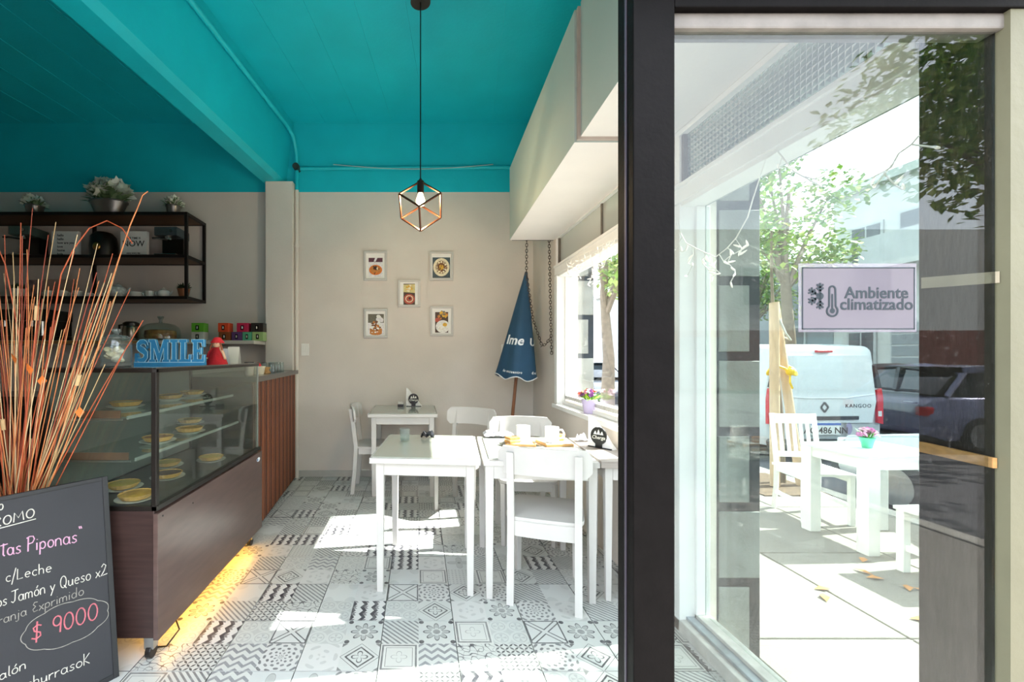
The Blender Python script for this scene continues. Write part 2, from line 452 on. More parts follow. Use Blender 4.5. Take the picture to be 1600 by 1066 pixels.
def window(name, label, y0, y1, z0, split=None, near=True):
    g0 = y0 + .085 if near else y0 + .002
    w = sroot(name, label)
    GX_ = WX + .10; sw_, bw_, xo = (.065, .015, .13) if near else (.055, .014, .112)
    MB().box(WX-.012, y0, 2.02, WX+xo, y1, 2.105).box(WX-.022, y0, 2.085, WX, y1, 2.105).box(WX-.004, y0, 2.0, WX+xo, y1, 2.03).build('header_rail', frame_w, w, bevel=.004)
    for a, b in ((y0, y0 + .06), (y1 - sw_, y1))[0 if near else 1:]:
        MB().box(WX-.012, a, z0, WX+xo, b, 2.01).build('stile', frame_w, w, bevel=.004)
    for a, b in ((y0 + .06, y0 + .085), (y1 - sw_ - bw_, y1 - sw_))[0 if near else 1:]:
        MB().box(WX+.06, a, z0, WX+.125, b, 2.0).build('glazing_bead', frame_w, w, bevel=.003)
    MB().box(WX+.06, y0+(.06 if near else .0), z0+.06, WX+.125, y1-sw_, z0+.09).build('glazing_bead', rail_m, w, bevel=.003)
    MB().box(GX_, g0, z0 + .09, GX_ + .006, y1 - sw_ - bw_, 2.0).build('pane', pane_m if near else glass_mat('shop_glass', 'e2e9e7', dirt=.04, haze=.0), w)
    # transom
    MB().box(WX, y0, 2.345, WX+.1, y1, 2.37).box(WX, y1-.035, 2.105, WX+.1, y1, 2.345).box(WX, y0, 2.105, WX+.1, y0+(.035 if near else .004), 2.345).build('transom_frame', frame_w, w, bevel=.003)
    MB().box(WX+.004, y0+.035, 2.105, WX+.05, y1-.035, 2.118).box(WX+.01, y1-.05, 2.118, WX+.05, y1-.035, 2.345).build('transom_seal', seal_m, w)
    if split:
        MB().box(WX+.03, y0+.035, 2.118, WX+.036, split-.01, 2.345).build('transom_pane', glass_mat('green_glass', 'b9cbc2', haze=.45), w)
        MB().box(WX+.03, split+.01, 2.118, WX+.036, y1-.05, 2.345).build('transom_pane', glass_mat('frosted_glass', 'c0cdc6', haze=.55), w)
        MB().box(WX+.02, split-.01, 2.118, WX+.05, split+.01, 2.345).build('transom_bar', seal_m, w)
    else:
        ribbed(WX+.03, y0+(.035 if near else .005), y1-.05, 2.118, 2.345).build('transom_pane', prism_m, w)
    return w
w1 = window('window_1', 'white framed window with a deep sill beside the tables', 2.28, 3.90, .86, 2.98)
MB().box(WX-.03, 2.26, .835, WX+.13, 3.92, .872).box(WX+.04, 2.28, .872, WX+.125, 3.90, .90).build('sill', frame_w, w1, bevel=.006)
w2 = window('window_2', 'tall white framed shop window reaching down to the floor', 1.07, 2.09, 0.0, near=False)
MB().box(WX-.012, 1.07, 0, WX+.13, 2.09, .06).build('bottom_rail', rail_m, w2, bevel=.005)
MB().box(WX+.02, 1.07, .06, WX+.06, 2.09, .075).build('drain_strip', pm('zinc', 'a9b4bb', .35, .6, var=(20,.2)), w2, bevel=.002)
# black pillar by the glass door
dark_col = pm('worn_black_paint', '1a1715', .42, var=(9, .55), col2='2b2623', bump=(14, .35), stretch=(3,3,.8))
pc = struct('trim_6', MB().box(WX-.004, FY, -.2, WX+.2, 1.07, 2.37), dark_col, 'worn black painted post at the end of the shop window', bevel=.003)
tape = MB()
a, b, c, d = on_x(1440, 434, WX-.005), on_x(1562, 424, WX-.005), on_x(1562, 442, WX-.005), on_x(1440, 451, WX-.005)
tape.add([a, b, c, d] + [p - Vector((.001,0,0)) for p in (a,b,c,d)], [(0,1,2,3),(7,6,5,4),(0,4,5,1),(1,5,6,2),(2,6,7,3),(3,7,4,0)])
tag(tape.build('tape_strip', pm('masking_tape', 'a89c87', .8, var=(20,.1)), pc), 'strip of beige masking tape')
wd_ = MB(); a, b, c, d = on_x(1441, 690, WX-.005), on_x(1558, 716, WX-.005), on_x(1558, 732, WX-.005), on_x(1441, 706, WX-.005)
wd_.add([a, b, c, d] + [p - Vector((.008,0,0)) for p in (a,b,c,d)], [(0,1,2,3),(7,6,5,4),(0,4,5,1),(1,5,6,2),(2,6,7,3),(3,7,4,0)])
tag(wd_.build('wood_strip', pm('raw_pine', 'b98a55', .6, var=(9,.2), stretch=(1,6,12)), pc), 'slanting strip of bare pine')
struct('trim_7', MB().box(WX-.002, FY-.025, -.2, WX+.2, FY, 2.37), pm('olive_paint', '66644f', .6, var=(5,.12), bump=(30,.15)), 'olive painted end of the window wall behind the door glass')
# entrance: black steel post, lintel and fixed glass
door = sroot('door_1', 'black steel entrance frame with a fixed glass panel')
MB().box(.448, .90, -.2, .534, .972, 2.4).build('post', black_m, door, bevel=.003)
MB().box(.446, .93, -.2, .4481, .936, 2.4).build('post_seam', pm('seam', '3a3540', .5, var=(8,.1)), door)
MB().box(.534, .90, 2.025, WX+.2, .972, 2.14).build('lintel', black_m, door, bevel=.003)
MB().box(.534, .915, 1.992, WX+.16, .96, 2.025).build('glazing_bead', pm('grey_bead', '76716b', .55, var=(16,.25), bump=(30,.2)), door, bevel=.004)
MB().box(.534, .90, -.2, WX+.2, .972, .04).build('bottom_rail', black_m, door, bevel=.003)
MB().box(.534, .926, .04, WX-.006, .932, 1.995).build('pane', glass_mat('door_glass', 'e4e8e7', refl=.6, dirt=.03, haze=.0), door)
# exterior piers with grey stone panels on black
pier_k = pm('pier_black', '23272c', .4, var=(12,.3), bump=(30,.2))
stone = pm('pier_stone', '8c8f8a', .7, var=(7,.22), bump=(50,.3))
def pier(name, label, y0, y1, xo):
    p = struct(name, MB().box(WX+.2, y0, -.2, xo, y1, 3.0), pier_k, label)
    z = -.18; k = 0; st = .37
    while z < 2.9:
        x1 = xo - (.055 if k % 2 == 0 else .004)
        MB().box(WX+.235, y0-.008, z+.02, x1, y0, z+st-.025).build('stone_panel', stone, p, bevel=.003, seg=1)
        z += st; k += 1
    return p
pier('trim_8', 'grey stone pier with black joints outside the shop window', 2.13, 2.34, 1.68)
pier('trim_9', 'grey stone pier with black joints outside the sill window', 4.14, 4.60, 1.68)
struct('trim_14', MB().box(WX+.2, .95, 2.30, WX+.42, 4.1, 2.62), pm('shutter_box', '4b4f4a', .7, var=(6,.2)), 'dark roller shutter housing outside above the windows')
struct('trim_10', MB().box(WX+.2, .95, 2.37, WX+.26, BY, 4.0), beige, 'plain outer wall above the windows')
# ------------------------------------------------------------ furniture
wood_w = pm('white_lacquer', 'c6c3be', 0.42, var=(7, .04), bump=(25, .06))
top_g = pm('grey_green_glass_top', 'a3a89c', 0.12, var=(2, .05), spec=.6, coat=.4)
top_b = pm('taupe_table_top', 'a39a92', 0.4, var=(5, .1), stretch=(1,6,1))
def make_table(name, label, loc, rz, w, d, h, top, inset=.012, group=None, leg=.046, o=.03):
    t = thing(name, label, 'table', loc, rz, group)
    MB().box(-w/2, -d/2, h-.036, w/2, d/2, h-.006).build('table_top', wood_w if top is top_g else top, t, bevel=.004)
    if top is top_g:
        MB().box(-w/2+inset, -d/2+inset, h-.006, w/2-inset, d/2-inset, h).build('glass_plate', top, t, bevel=.0015, seg=1)
    else: MB().box(-w/2, -d/2, h-.006, w/2, d/2, h).build('top_board', top, t, bevel=.001, seg=1)
    for s in (-1, 1):
        MB().box(-w/2+o+leg, s*(d/2-o-.012)-.011, h-.105, w/2-o-leg, s*(d/2-o-.012)+.011, h-.036).build('apron', wood_w, t, bevel=.002)
        MB().box(s*(w/2-o-.012)-.011, -d/2+o+leg, h-.105, s*(w/2-o-.012)+.011, d/2-o-leg, h-.036).build('apron', wood_w, t, bevel=.002)
        for u in (-1, 1):
            x, y = s*(w/2-o-leg/2), u*(d/2-o-leg/2)
            mb = MB(); a, b = leg/2, leg/2-.006
            mb.add([(x-b,y-b,0),(x+b,y-b,0),(x+b,y+b,0),(x-b,y+b,0),(x-a,y-a,h-.036),(x+a,y-a,h-.036),(x+a,y+a,h-.036),(x-a,y+a,h-.036)],
                   [(0,3,2,1),(4,5,6,7),(0,1,5,4),(1,2,6,5),(2,3,7,6),(3,0,4,7)])
            mb.build('leg', wood_w, t, bevel=.003)
    return t
RT = math.radians(-5); cA = Vector((.064, 2.67, 0)); ux = Vector((math.cos(RT), math.sin(RT), 0))
cB = cA + ux * .615; cC = cB + ux * .412
make_table('cafe_table', 'white square table holding one empty drinking glass', cA, RT, .60, .69, .75, top_g)
make_table('cafe_table', 'white table covered with serving boards, mugs and papers', cB, RT, .60, .69, .75, top_g, inset=.03, o=.01)
make_table('side_table', 'narrow taupe topped table pushed against the window wall', cC, RT, .205, .66, .748, top_b, leg=.04)
make_table('cafe_table', 'small white table standing against the back wall', (-.14, 4.295, 0), 0, .64, .68, .772, top_g)

def make_chair(name, label, loc, rz, H=.83):
    t = thing(name, label, 'chair', loc, rz, 'white wooden cafe chairs')
    sw, sd, sh = .19, .19, .45
    st = MB(); n = 8
    ring = []
    for k in range(n * 4):
        a = 2 * PI * k / (n * 4); c, s_ = math.cos(a), math.sin(a)
        ring.append((math.copysign(abs(c) ** .35, c) * (sw + .012), math.copysign(abs(s_) ** .35, s_) * (sd + .012)))
    m = len(ring)
    st.add([(x, y, sh - .022) for x, y in ring] + [(x, y, sh) for x, y in ring], [tuple(range(m-1,-1,-1)), tuple(range(m, 2*m))] + [(i, (i+1)%m, m+(i+1)%m, m+i) for i in range(m)])
    st.build('seat', wood_w, t, bevel=.004, smooth=True)
    MB().box(-sw+.03, sd-.035, sh-.075, sw-.03, sd-.015, sh-.022).build('seat_rail', wood_w, t, bevel=.002)
    for s in (-1, 1): MB().box(s*(sw-.022)-.01, -sd+.02, sh-.075, s*(sw-.022)+.01, sd-.03, sh-.022).build('seat_rail', wood_w, t, bevel=.002)
    cr = MB()                                       # curved rear rail
    for k in range(8):
        x0, x1 = -sw+.03 + k*(2*sw-.06)/8, -sw+.03 + (k+1)*(2*sw-.06)/8
        f = lambda x: -sd - .005 - .012*(1-(x/sw)**2)
        cr.add([(x0,f(x0),sh-.10),(x1,f(x1),sh-.10),(x1,f(x1),sh-.02),(x0,f(x0),sh-.02),(x0,f(x0)+.02,sh-.10),(x1,f(x1)+.02,sh-.10),(x1,f(x1)+.02,sh-.02),(x0,f(x0)+.02,sh-.02)],
               [(0,1,2,3),(7,6,5,4),(3,2,6,7),(0,4,5,1)] + ([(0,3,7,4)] if k == 0 else []) + ([(1,5,6,2)] if k == 7 else []))
    cr.build('rear_rail', wood_w, t)
    for s in (-1, 1):
        x = s*(sw-.022)
        MB().tube([(x, sd-.025, 0), (x, sd-.025, sh-.022)], [.021, .027], 4).build('leg', wood_w, t, bevel=.003)
        mb = MB()
        path = [(-sd-.035, 0), (-sd-.01, .25), (-sd, sh), (-sd-.025, .65), (-sd-.05, H-.03)]
        for (y0, z0), (y1, z1) in zip(path, path[1:]):
            mb.add([(x-.018,y0-.018,z0),(x+.018,y0-.018,z0),(x+.018,y0+.018,z0),(x-.018,y0+.018,z0),(x-.018,y1-.018,z1),(x+.018,y1-.018,z1),(x+.018,y1+.018,z1),(x-.018,y1+.018,z1)],
                   [(0,1,5,4),(1,2,6,5),(2,3,7,6),(3,0,4,7)] + ([(0,3,2,1)] if z0 == 0 else []) + ([(4,5,6,7)] if z1 > H-.04 else []))
        mb.build('rear_leg', wood_w, t)
    bk = MB(); nx, bw, z0, z1 = 16, .235, H-.155, H
    def yy(x, z): return -sd - .05 - .02 + .055 * (x/bw)**2 - .12*(z-(H-.08))
    fr_ = []; 
    for i in range(nx + 1):
        x = -bw + 2*bw*i/nx; e = max(0, abs(x) - (bw-.035)) / .035; r = .035*(1-math.sqrt(max(0, 1-e*e)))
        dip = .012*(1-(x/bw)**2)
        fr_.append((x, z0 + r + dip*.8, z1 - r - .004*(x/bw)**2))
    vs = []; fs = []
    for x, a, b in fr_:
        for z in (a, b): vs += [(x, yy(x,z), z), (x, yy(x,z)+.02, z)]
    for i in range(nx):
        a, b = i*4, i*4+4
        fs += [(a,b,b+2,a+2),(a+1,a+3,b+3,b+1),(a+2,b+2,b+3,a+3),(a,a+1,b+1,b)]
    fs += [(0,2,3,1),(nx*4,nx*4+1,nx*4+3,nx*4+2)]
    bk.add(vs, fs).build('backrest', wood_w, t, smooth=True)
    return t
ch0 = make_chair('cafe_chair', 'white wooden chair seen from behind, nearest the entrance', (.715, 2.43, 0), math.radians(-18.6))
dup(ch0, (.77, 3.12, 0), math.radians(176), 'white chair on the far side of the table with mugs')
dup(ch0, (.38, 3.72, 0), math.radians(150), 'white chair turned askew behind the table with the glass')
dup(ch0, (-.39, 4.24, 0), math.radians(-90), 'white chair seen from the side, left of the small back table')

# ---------------------------------------------------- things on the tables
clear_g = glass_mat('cup_glass', 'f2f7f6', haze=.03)
china = pm('white_china', 'f2efe8', .18, var=(9,.03), spec=.6)
paper = pm('white_paper', 'efede8', .8, var=(12,.05))
kraft = pm('oak_board', 'c99a5e', .55, var=(10,.2), stretch=(1,8,1))
p = on_z(632.5, 690, .75)
g = thing('drinking_glass', 'small clear drinking glass on the white table', 'glass', (p.x, p.y, .75))
MB().lathe([(.027,.0),(.030,.004),(.034,.085),(.0325,.085),(.0285,.012),(.001,.010)], n=24).build('glass_body', clear_g, g, smooth=True)
MB().lathe([(.001,.0102),(.028,.0102),(.0288,.022),(.001,.022)], n=24).build('water', glass_mat('water', 'f4fafa'), g, smooth=True)
def crumple(w, d, h, n, seed, m, parent=None, name='paper_sheet'):
    r = random.Random(seed); vs = []; fs = []
    for i in range(n+1):
        for j in range(n+1):
            e = 1 if 0 < i < n and 0 < j < n else .45
            vs.append((-w/2 + w*i/n + r.uniform(-1,1)*w/n*.25, -d/2 + d*j/n + r.uniform(-1,1)*d/n*.25, .002 + r.random()*h*e))
    for i in range(n):
        for j in range(n):
            a = i*(n+1)+j; fs.append((a, a+n+1, a+n+2, a+1))
    mb = MB().add(vs, fs)
    b = len(vs); mb.add([(x, y, z+.0012) for x, y, z in vs], [tuple(reversed(f)) for f in fs])
    return mb.build(name, m, parent)
p = on_z(668, 684, .75)
o = crumple(.085, .05, .05, 5, 3, pm('black_wrapper', '232326', .3, var=(20,.4), spec=.7)); o.location = (p.x, p.y, .75)
tag(o, 'crumpled black wrapper lying near the glass', 'wrapper'); o.name = 'crumpled_wrapper'
def napkin_holder(label, loc, rz, s=1.0):
    t = thing('napkin_holder', label, 'napkin holder', loc, rz)
    MB().prism([(-.075*s,0),(.095*s,0),(.07*s,.03*s),(-.055*s,.185*s),(-.072*s,.19*s)], -.012, .03).build('napkins', paper, t, bevel=.002)
    MB().box(-.07*s, -.02, 0, .085*s, .036, .006).build('base', pm('black_acrylic', '161416', .25, var=(10,.2)), t)
    bm_ = MB(); n = 28
    poly = [(.004*s+.053*s*math.cos(2*PI*k/n), .078*s+.056*s*math.sin(2*PI*k/n)) for k in range(n)]
    bm_.prism(poly, -.024, -.016).prism([(-.018*s,0),(.026*s,0),(.026*s,.04*s),(-.018*s,.04*s)], -.0235, -.0165)
    dk = bm_.build('emblem_disc', MATS['black_acrylic'], t)
    wl_ = pm('emblem_white', 'e8e4da', .6, var=(20,.05))
    text('Cherga', .030*s, wl_, dk, basis((.004*s, -.0245, .058*s), (1,0,0), (0,0,1)), shear=.2, ext=.0003, bold=.0004)
    em = MB()
    for cx, hh in ((-.018, .022), (.004, .032), (.026, .022)):
        em.prism([((cx-.011)*s,.086*s),((cx+.011)*s,.086*s),((cx+.003)*s,(.086+hh)*s),((cx-.002)*s,(.086+hh*.8)*s)], -.0247, -.024)
    em.build('emblem', wl_, dk)
    return t
napkin_holder('white napkin holder with black round emblem on the back table', (-.05, 4.53, .772), 0)
napkin_holder('white napkin holder with round emblem under the window sill', (1.092, 2.60, .748), math.radians(-52), .95)
p = Vector((-.178, 4.50, .772))
s_ = thing('sachet_holder', 'small black box of sugar sachets on the back table', 'sachet holder', p)
MB().box(-.032,-.03,0,.032,.03,.026).build('box', MATS['black_acrylic'], s_, bevel=.002)
for k in range(4): MB().box(-.027+k*.014,-.024,.006,-.016+k*.014,.024,.05-.004*(k%2)).build('sachet', paper, s_, bevel=.001, seg=1)
o = crumple(.07, .06, .05, 6, 9, pm('blue_tissue', 'dfe4ec', .8, var=(14,.1))); o.name = 'crumpled_tissue'; o.location = (1.055, 2.80, .748)
tag(o, 'crumpled tissue next to the napkin holder by the window', 'tissue')
TZ = .75
def serving_board(label, px, py, w, d, rz):
    p = on_z(px, py, TZ + .0)
    t = thing('serving_board', label, 'serving board', (p.x, p.y, TZ), rz)
    MB().box(-w/2,-d/2,0,w/2,d/2,.014).build('board', kraft, t, bevel=.003)
    MB().box(-w/2+.01,-d/2+.01,.0145,w/2-.015,d/2-.01,.0155).build('greaseproof_sheet', paper, t)
    return t
def toast(label, loc, rz, w=.10, d=.07):
    t = thing('toasted_sandwich', label, 'sandwich', loc, rz)
    br = pm('toast_brown', 'c98f4b', .8, var=(25,.3), bump=(60,.4)); fl = pm('toast_filling', 'e8d9a8', .7, var=(20,.2))
    MB().prism([(-w/2,0),(w/2,0),(w/2,.014),(-w/2,.014)], -d/2, d/2).build('bread_slice', br, t, bevel=.004)
    MB().box(-w/2+.003,-d/2+.003,.014,w/2-.002,d/2-.002,.022).build('filling', fl, t, bevel=.002)
    MB().prism([(-w/2,.022),(w/2,.022),(w/2,.036),(-w/2,.036)], -d/2, d/2).build('bread_slice', br, t, bevel=.004)
def mug(label, loc, rz, r=.042, h=.095):
    t = thing('mug', label, 'mug', loc, rz)
    MB().lathe([(r*.8,0),(r*.95,.004),(r,.03),(r,h),(r-.004,h),(r-.004,.008),(.001,.006)], n=28).build('mug_body', china, t, smooth=True)
    MB().tube([(r-.003, 0, h*.8), (r+.018, 0, h*.82), (r+.030, 0, h*.6), (r+.022, 0, h*.33), (r-.003, 0, h*.25)], .0055, 8).build('handle', china, t, smooth=True)
    MB().lathe([(.001,h*.8),(r-.0042,h*.8)], n=20).build('coffee', pm('coffee', '3b2415', .15, var=(9,.2)), t)
b1 = serving_board('wooden serving board holding a mug and a toasted sandwich', 812, 694, .18, .16, math.radians(-8))
b2 = serving_board('wooden serving board near the window with a handled mug', 866, 694, .175, .17, math.radians(8))
mug('plain white mug standing on the left serving board', b1.location + Vector((.03, .03, .0156)), math.radians(100))
mug('white mug with its handle toward the window', b2.location + Vector((-.02, -.02, .0156)), math.radians(-10))
toast('toasted sandwich half beside the plain white mug', b1.location + Vector((-.052, -.03, .0156)), .4, .075, .06)
toast('toasted sandwich half by the handled mug', b2.location + Vector((.05, .05, .0156)), -.5, .06, .06)
o = crumple(.20, .14, .035, 9, 21, pm('printed_paper', 'e6e4e2', .8, var=(55,.75), col2='8d8f9c')); p = on_z(779, 682, TZ); o.location = (p.x, p.y, TZ); o.name = 'crumpled_newspaper'
tag(o, 'crumpled printed paper left of the serving boards', 'paper')
o = crumple(.09, .05, .018, 6, 25, paper); p = on_z(868, 710, TZ); o.location = (p.x, p.y, TZ); o.name = 'crumpled_napkin'
tag(o, 'crumpled white paper napkin in front of the handled mug', 'napkin')
# ---------------------------------------------------- pendant lamp
copper = pm('copper_metal', '6b4230', .38, .75, var=(8,.15))
LY, LXp = 3.03, .018
lamp = thing('pendant_lamp', 'dark copper cube frame pendant lamp with one lit bulb', 'lamp', (LXp, LY, CZ))
blk = pm('lamp_black', '1d1614', .4, var=(10,.2))
MB().lathe([(.07,-.03),(.07,-.004),(.05,0)], n=28).build('canopy', blk, lamp, smooth=True)
zt = 2.52 - CZ
MB().cyl((0,0,-.03), (0,0,zt+.0), .0042, n=8).build('cord', blk, lamp)
MB().cyl((0,0,zt-.0), (0,0,zt-.085), .024, n=20).cyl((0,0,zt+.02),(0,0,zt),.006,.02,12).build('bulb_socket', blk, lamp, smooth=True)
bulb = pm('lit_bulb', 'fff0d8', .3, emit=('ffd9a0', 9.0))
MB().lathe([(.016,-.085),(.02,-.10),(.03,-.125),(.031,-.145),(.022,-.168),(.001,-.178)], (0,0,zt), 20).build('bulb', bulb, lamp, smooth=True)
ea = .2; E3 = [Vector((math.cos(math.radians(a))*math.sqrt(2/3), math.sin(math.radians(a))*math.sqrt(2/3), -1/math.sqrt(3)))*ea for a in (207, 327, 87)]
V0 = Vector((0,0,zt)); 
for i in range(3):
    j, k = (i+1) % 3, (i+2) % 3
    for off in (Vector(), E3[j], E3[k], E3[j] + E3[k]):
        MB().bar(V0+off, V0+off+E3[i], .011, .011, up=E3[j]).build('frame_bar', copper, lamp, bevel=.0012, seg=1)
pl = bpy.data.lights.new('lamp_bulb_light', 'POINT'); pl.energy = 9; pl.color = (1, .72, .4); pl.shadow_soft_size = .03
plo = bpy.data.objects.new('bulb_light', pl); COL.objects.link(plo); plo.parent = lamp; plo.location = (0, 0, zt - .215)
# ---------------------------------------------------- wall fittings
plastic = pm('white_plastic', 'ece9e2', .4, var=(8,.03))
def wallbox(name, label, px0, py0, px1, py1, cat, rocker=True):
    a, b = at(px0, py0, BY), at(px1, py1, BY)
    t = thing(name, label, cat, ((a.x+b.x)/2, BY, b.z)); w = b.x-a.x; h = a.z-b.z
    MB().box(-w/2,-.012,0,w/2,0,h).build('plate', plastic, t, bevel=.004)
    if rocker:
        for s in (-1,1): MB().box(s*w*.14-w*.10,-.017,h*.28,s*w*.14+w*.10,-.012,h*.72).build('rocker', plastic, t, bevel=.002)
    else:
        for s in (-1,1): MB().cyl((s*w*.18,-.013,h*.5),(s*w*.18,-.011,h*.5),w*.06,n=10).build('socket_hole', MATS['black_acrylic'], t)
wallbox('light_switch', 'white light switch on the wall beside the pillar', 471, 537, 483, 556, 'switch')
wallbox('wall_socket', 'small white socket plate low on the back wall', 565, 733, 577, 742, 'socket', False)
wallbox('wall_plate', 'white wall plate partly hidden by the blue umbrella', 783, 538, 792, 556, 'switch')
pipe_b = beige
cnd = thing('conduit', 'painted pipe along the beam and down the pillar side', 'pipe', (0,0,0))
bx = lambda y: -1.30 + BD * (y - BY)
MB().tube([(bx(.95), .95, 3.64), (bx(4.4), 4.4, 3.64), (-1.297, 4.52, 3.58), (-1.29, 4.60, 3.44), (-1.288, 4.61, 3.30)], .022, 10).build('ceiling_run', teal, cnd, smooth=True)
MB().tube([(-1.288, 4.61, 3.30), (-1.288, 4.61, 3.06)], .02, 10).build('upper_drop', teal, cnd, smooth=True)
MB().tube([(-1.288, 4.61, 3.06), (-1.288, 4.61, 0.0)], .02, 10).build('lower_drop', beige, cnd, smooth=True)
MB().tube([(-1.27, 4.632, 3.30), (1.2, 4.632, 3.315)], .02, 10).build('wall_run', teal, cnd, smooth=True)
MB().cyl((-1.288,4.56,3.3),(-1.288,4.655,3.3),.035,n=14).build('junction_box', pm('junction_dark', '2b3a3a', .6, var=(20,.3)), cnd)
for zc in (2.45, 1.75): MB().cyl((-1.288,4.61,zc),(-1.288,4.61,zc+.03),.026,n=12).build('pipe_clip', beige, cnd)
pts = [(-.9, 4.61, 3.335)] + [(-.9 + 1.7*i/12, 4.607, 3.335 - .05*math.sin(PI*i/12)) for i in range(1, 13)]
tag(MB().tube(pts, .004, 6).build('loose_cable', pm('pale_cable', '9fb9b6', .5, var=(5,.1))), 'thin pale cable sagging over the turquoise wall pipe', 'cable')
# ---------------------------------------------------- framed food pictures
def disc(mb, cx, cz, rx, rz_, y, n=24):
    mb.add([(cx+rx*math.cos(2*PI*k/n), y, cz+rz_*math.sin(2*PI*k/n)) for k in range(n)], [tuple(range(n))])
def rect(mb, x0, z0, x1, z1, y): mb.quad((x0,y,z0),(x1,y,z0),(x1,y,z1),(x0,y,z1))
def blob(mb, r, cx, cz, rr, cnt, s, y, cols):
    for _ in range(cnt):
        a = r.random()*2*PI; q = rr*math.sqrt(r.random()); mb.mat(r.choice(cols)); disc(mb, cx+q*math.cos(a), cz+q*math.sin(a), s*r.uniform(.6,1.3), s*r.uniform(.5,1.1), y, 7); y -= .00002
PC = [pm('print_'+c, c, .55, var=(60,.2)) for c in ('ece8ea','e07a28','3a1c18','5b3040','f0e2c0','7b4a22','3f5058','d9c98a','b8503c','c9803a','6f6a5c','f4f1ea','e3b13a','4a3328')]
def picture(label, box, painter, seed):
    a, b = at(box[0], box[1], BY), at(box[2], box[3], BY)
    w, h = b.x-a.x, a.z-b.z
    t = thing('framed_picture', label, 'picture', ((a.x+b.x)/2, BY, b.z), 0, 'framed food photographs on the back wall')
    f = .022
    for x0,z0,x1,z1 in ((-w/2,0,w/2,f),(-w/2,h-f,w/2,h),(-w/2,f,-w/2+f,h-f),(w/2-f,f,w/2,h-f)):
        MB().box(x0,-.026,z0,x1,0,z1).build('frame_bar', wood_w, t, bevel=.002)
    MB().box(-w/2+f,-.010,f,w/2-f,-.004,h-f).build('mat_board', paper, t)
    mb = MB(); r = random.Random(seed); painter(mb, r, w, h); tag(mb.build('print', PC, t), None)
def pa(mb, r, w, h):
    mb.mat(0); rect(mb,-.075,.04,.075,.245,-.0105); mb.mat(3); rect(mb,-.075,.20,.075,.245,-.0107); mb.mat(0); mb.quad((-.02,-.0109,.205),(0,-.0109,.205),(.02,-.0109,.245),(-.005,-.0109,.245))
    mb.mat(1); disc(mb,0,.115,.07,.055,-.0110); mb.mat(9); disc(mb,0,.12,.055,.04,-.0112); mb.mat(2); disc(mb,0,.135,.025,.022,-.0114); mb.mat(4); disc(mb,.018,.132,.008,.016,-.0116); blob(mb,r,0,.12,.05,14,.006,-.0118,[1,2,9])
def pb(mb, r, w, h):
    mb.mat(6); rect(mb,-.095,.03,.095,.25,-.0105); mb.mat(4); disc(mb,0,.145,.088,.098,-.0107); mb.mat(5); disc(mb,0,.145,.062,.07,-.0109); 
    for k in range(12):
        mb.mat(4); disc(mb,.05*math.cos(k*PI/6),.145+.056*math.sin(k*PI/6),.011,.012,-.0111,8)
    mb.mat(12); disc(mb,0,.145,.025,.027,-.0112); blob(mb,r,0,.145,.06,20,.007,-.0113,[5,2,4])
def pcn(mb, r, w, h):
    mb.mat(13); rect(mb,-.062,.025,.062,.25,-.0105); mb.mat(7); mb.quad((-.062,-.0107,.16),(.062,-.0107,.15),(.062,-.0107,.245),(-.062,-.0107,.24)); blob(mb,r,0,.2,.03,16,.014,-.0109,[7,4,12])
    mb.mat(8); disc(mb,0,.085,.06,.055,-.0110); mb.mat(4); disc(mb,0,.088,.042,.038,-.0112); mb.mat(8); disc(mb,0,.088,.033,.03,-.0114); mb.mat(2); disc(mb,.005,.092,.014,.014,-.0116)
def pd(mb, r, w, h):
    mb.mat(0); rect(mb,-.085,.03,.085,.255,-.0105); mb.mat(10); rect(mb,-.085,.16,.085,.255,-.0107); mb.mat(11); blob(mb,r,.03,.19,.04,12,.02,-.0109,[11,0]); mb.mat(9); rect(mb,-.065,.045,.065,.10,-.0116); disc(mb,0,.05,.065,.022,-.0117)
    mb.mat(11); disc(mb,0,.12,.07,.035,-.0118); blob(mb,r,0,.125,.05,26,.013,-.0119,[11,5,9,5]) ; blob(mb,r,0,.075,.05,14,.01,-.0125,[1,9,11])
def pe(mb, r, w, h):
    mb.mat(13); rect(mb,-.07,.035,.07,.255,-.0105); blob(mb,r,.01,.215,.045,18,.016,-.0107,[9,12,2,10]); mb.mat(8); disc(mb,-.045,.17,.026,.024,-.0112); mb.mat(11)
    n = 24; mb.add([(max(-.07,min(.07,.012+.075*math.cos(2*PI*k/n))), -.0114, max(.035,.10+.068*math.sin(2*PI*k/n))) for k in range(n)], [tuple(range(n))])
    mb.mat(12); disc(mb,.035,.12,.024,.02,-.0118); blob(mb,r,.01,.1,.05,14,.007,-.0116,[0,4,11])
picture('white framed photo of an orange glazed cake, top left', (569,393,605,439), pa, 1)
picture('white framed photo of a round tart seen from above, top right', (671,394,708,439), pb, 2)
picture('white framed photo of a red tart below a pale one, centre', (622,438,657,480), pcn, 3)
picture('white framed photo of a tall cream topped cake, bottom left', (569,483,606,528), pd, 4)
picture('white framed photo of a white pavlova with fruit, bottom right', (672,479,708,525), pe, 5)
# ---------------------------------------------------- folded umbrella and chains in the corner
navy = pm('navy_canvas', '1f4763', .75, var=(4,.18), bump=(120,.15))
U = thing('umbrella', 'folded navy blue parasol on a wooden pole in the corner', 'umbrella', (.885, 4.36, 0))
top = at(822, 428, 4.20); ax = (top - Vector(U.location)); L_ = ax.length
U.rotation_euler = ax.to_track_quat('Z', 'Y').to_euler()
MB().cyl((0,0,0), (0,0,L_-.02), .016, n=12).build('pole', pm('umbrella_wood', '8a5a3c', .55, var=(10,.2), stretch=(6,6,.6)), U, smooth=True)
h0, h1 = 1.10, L_
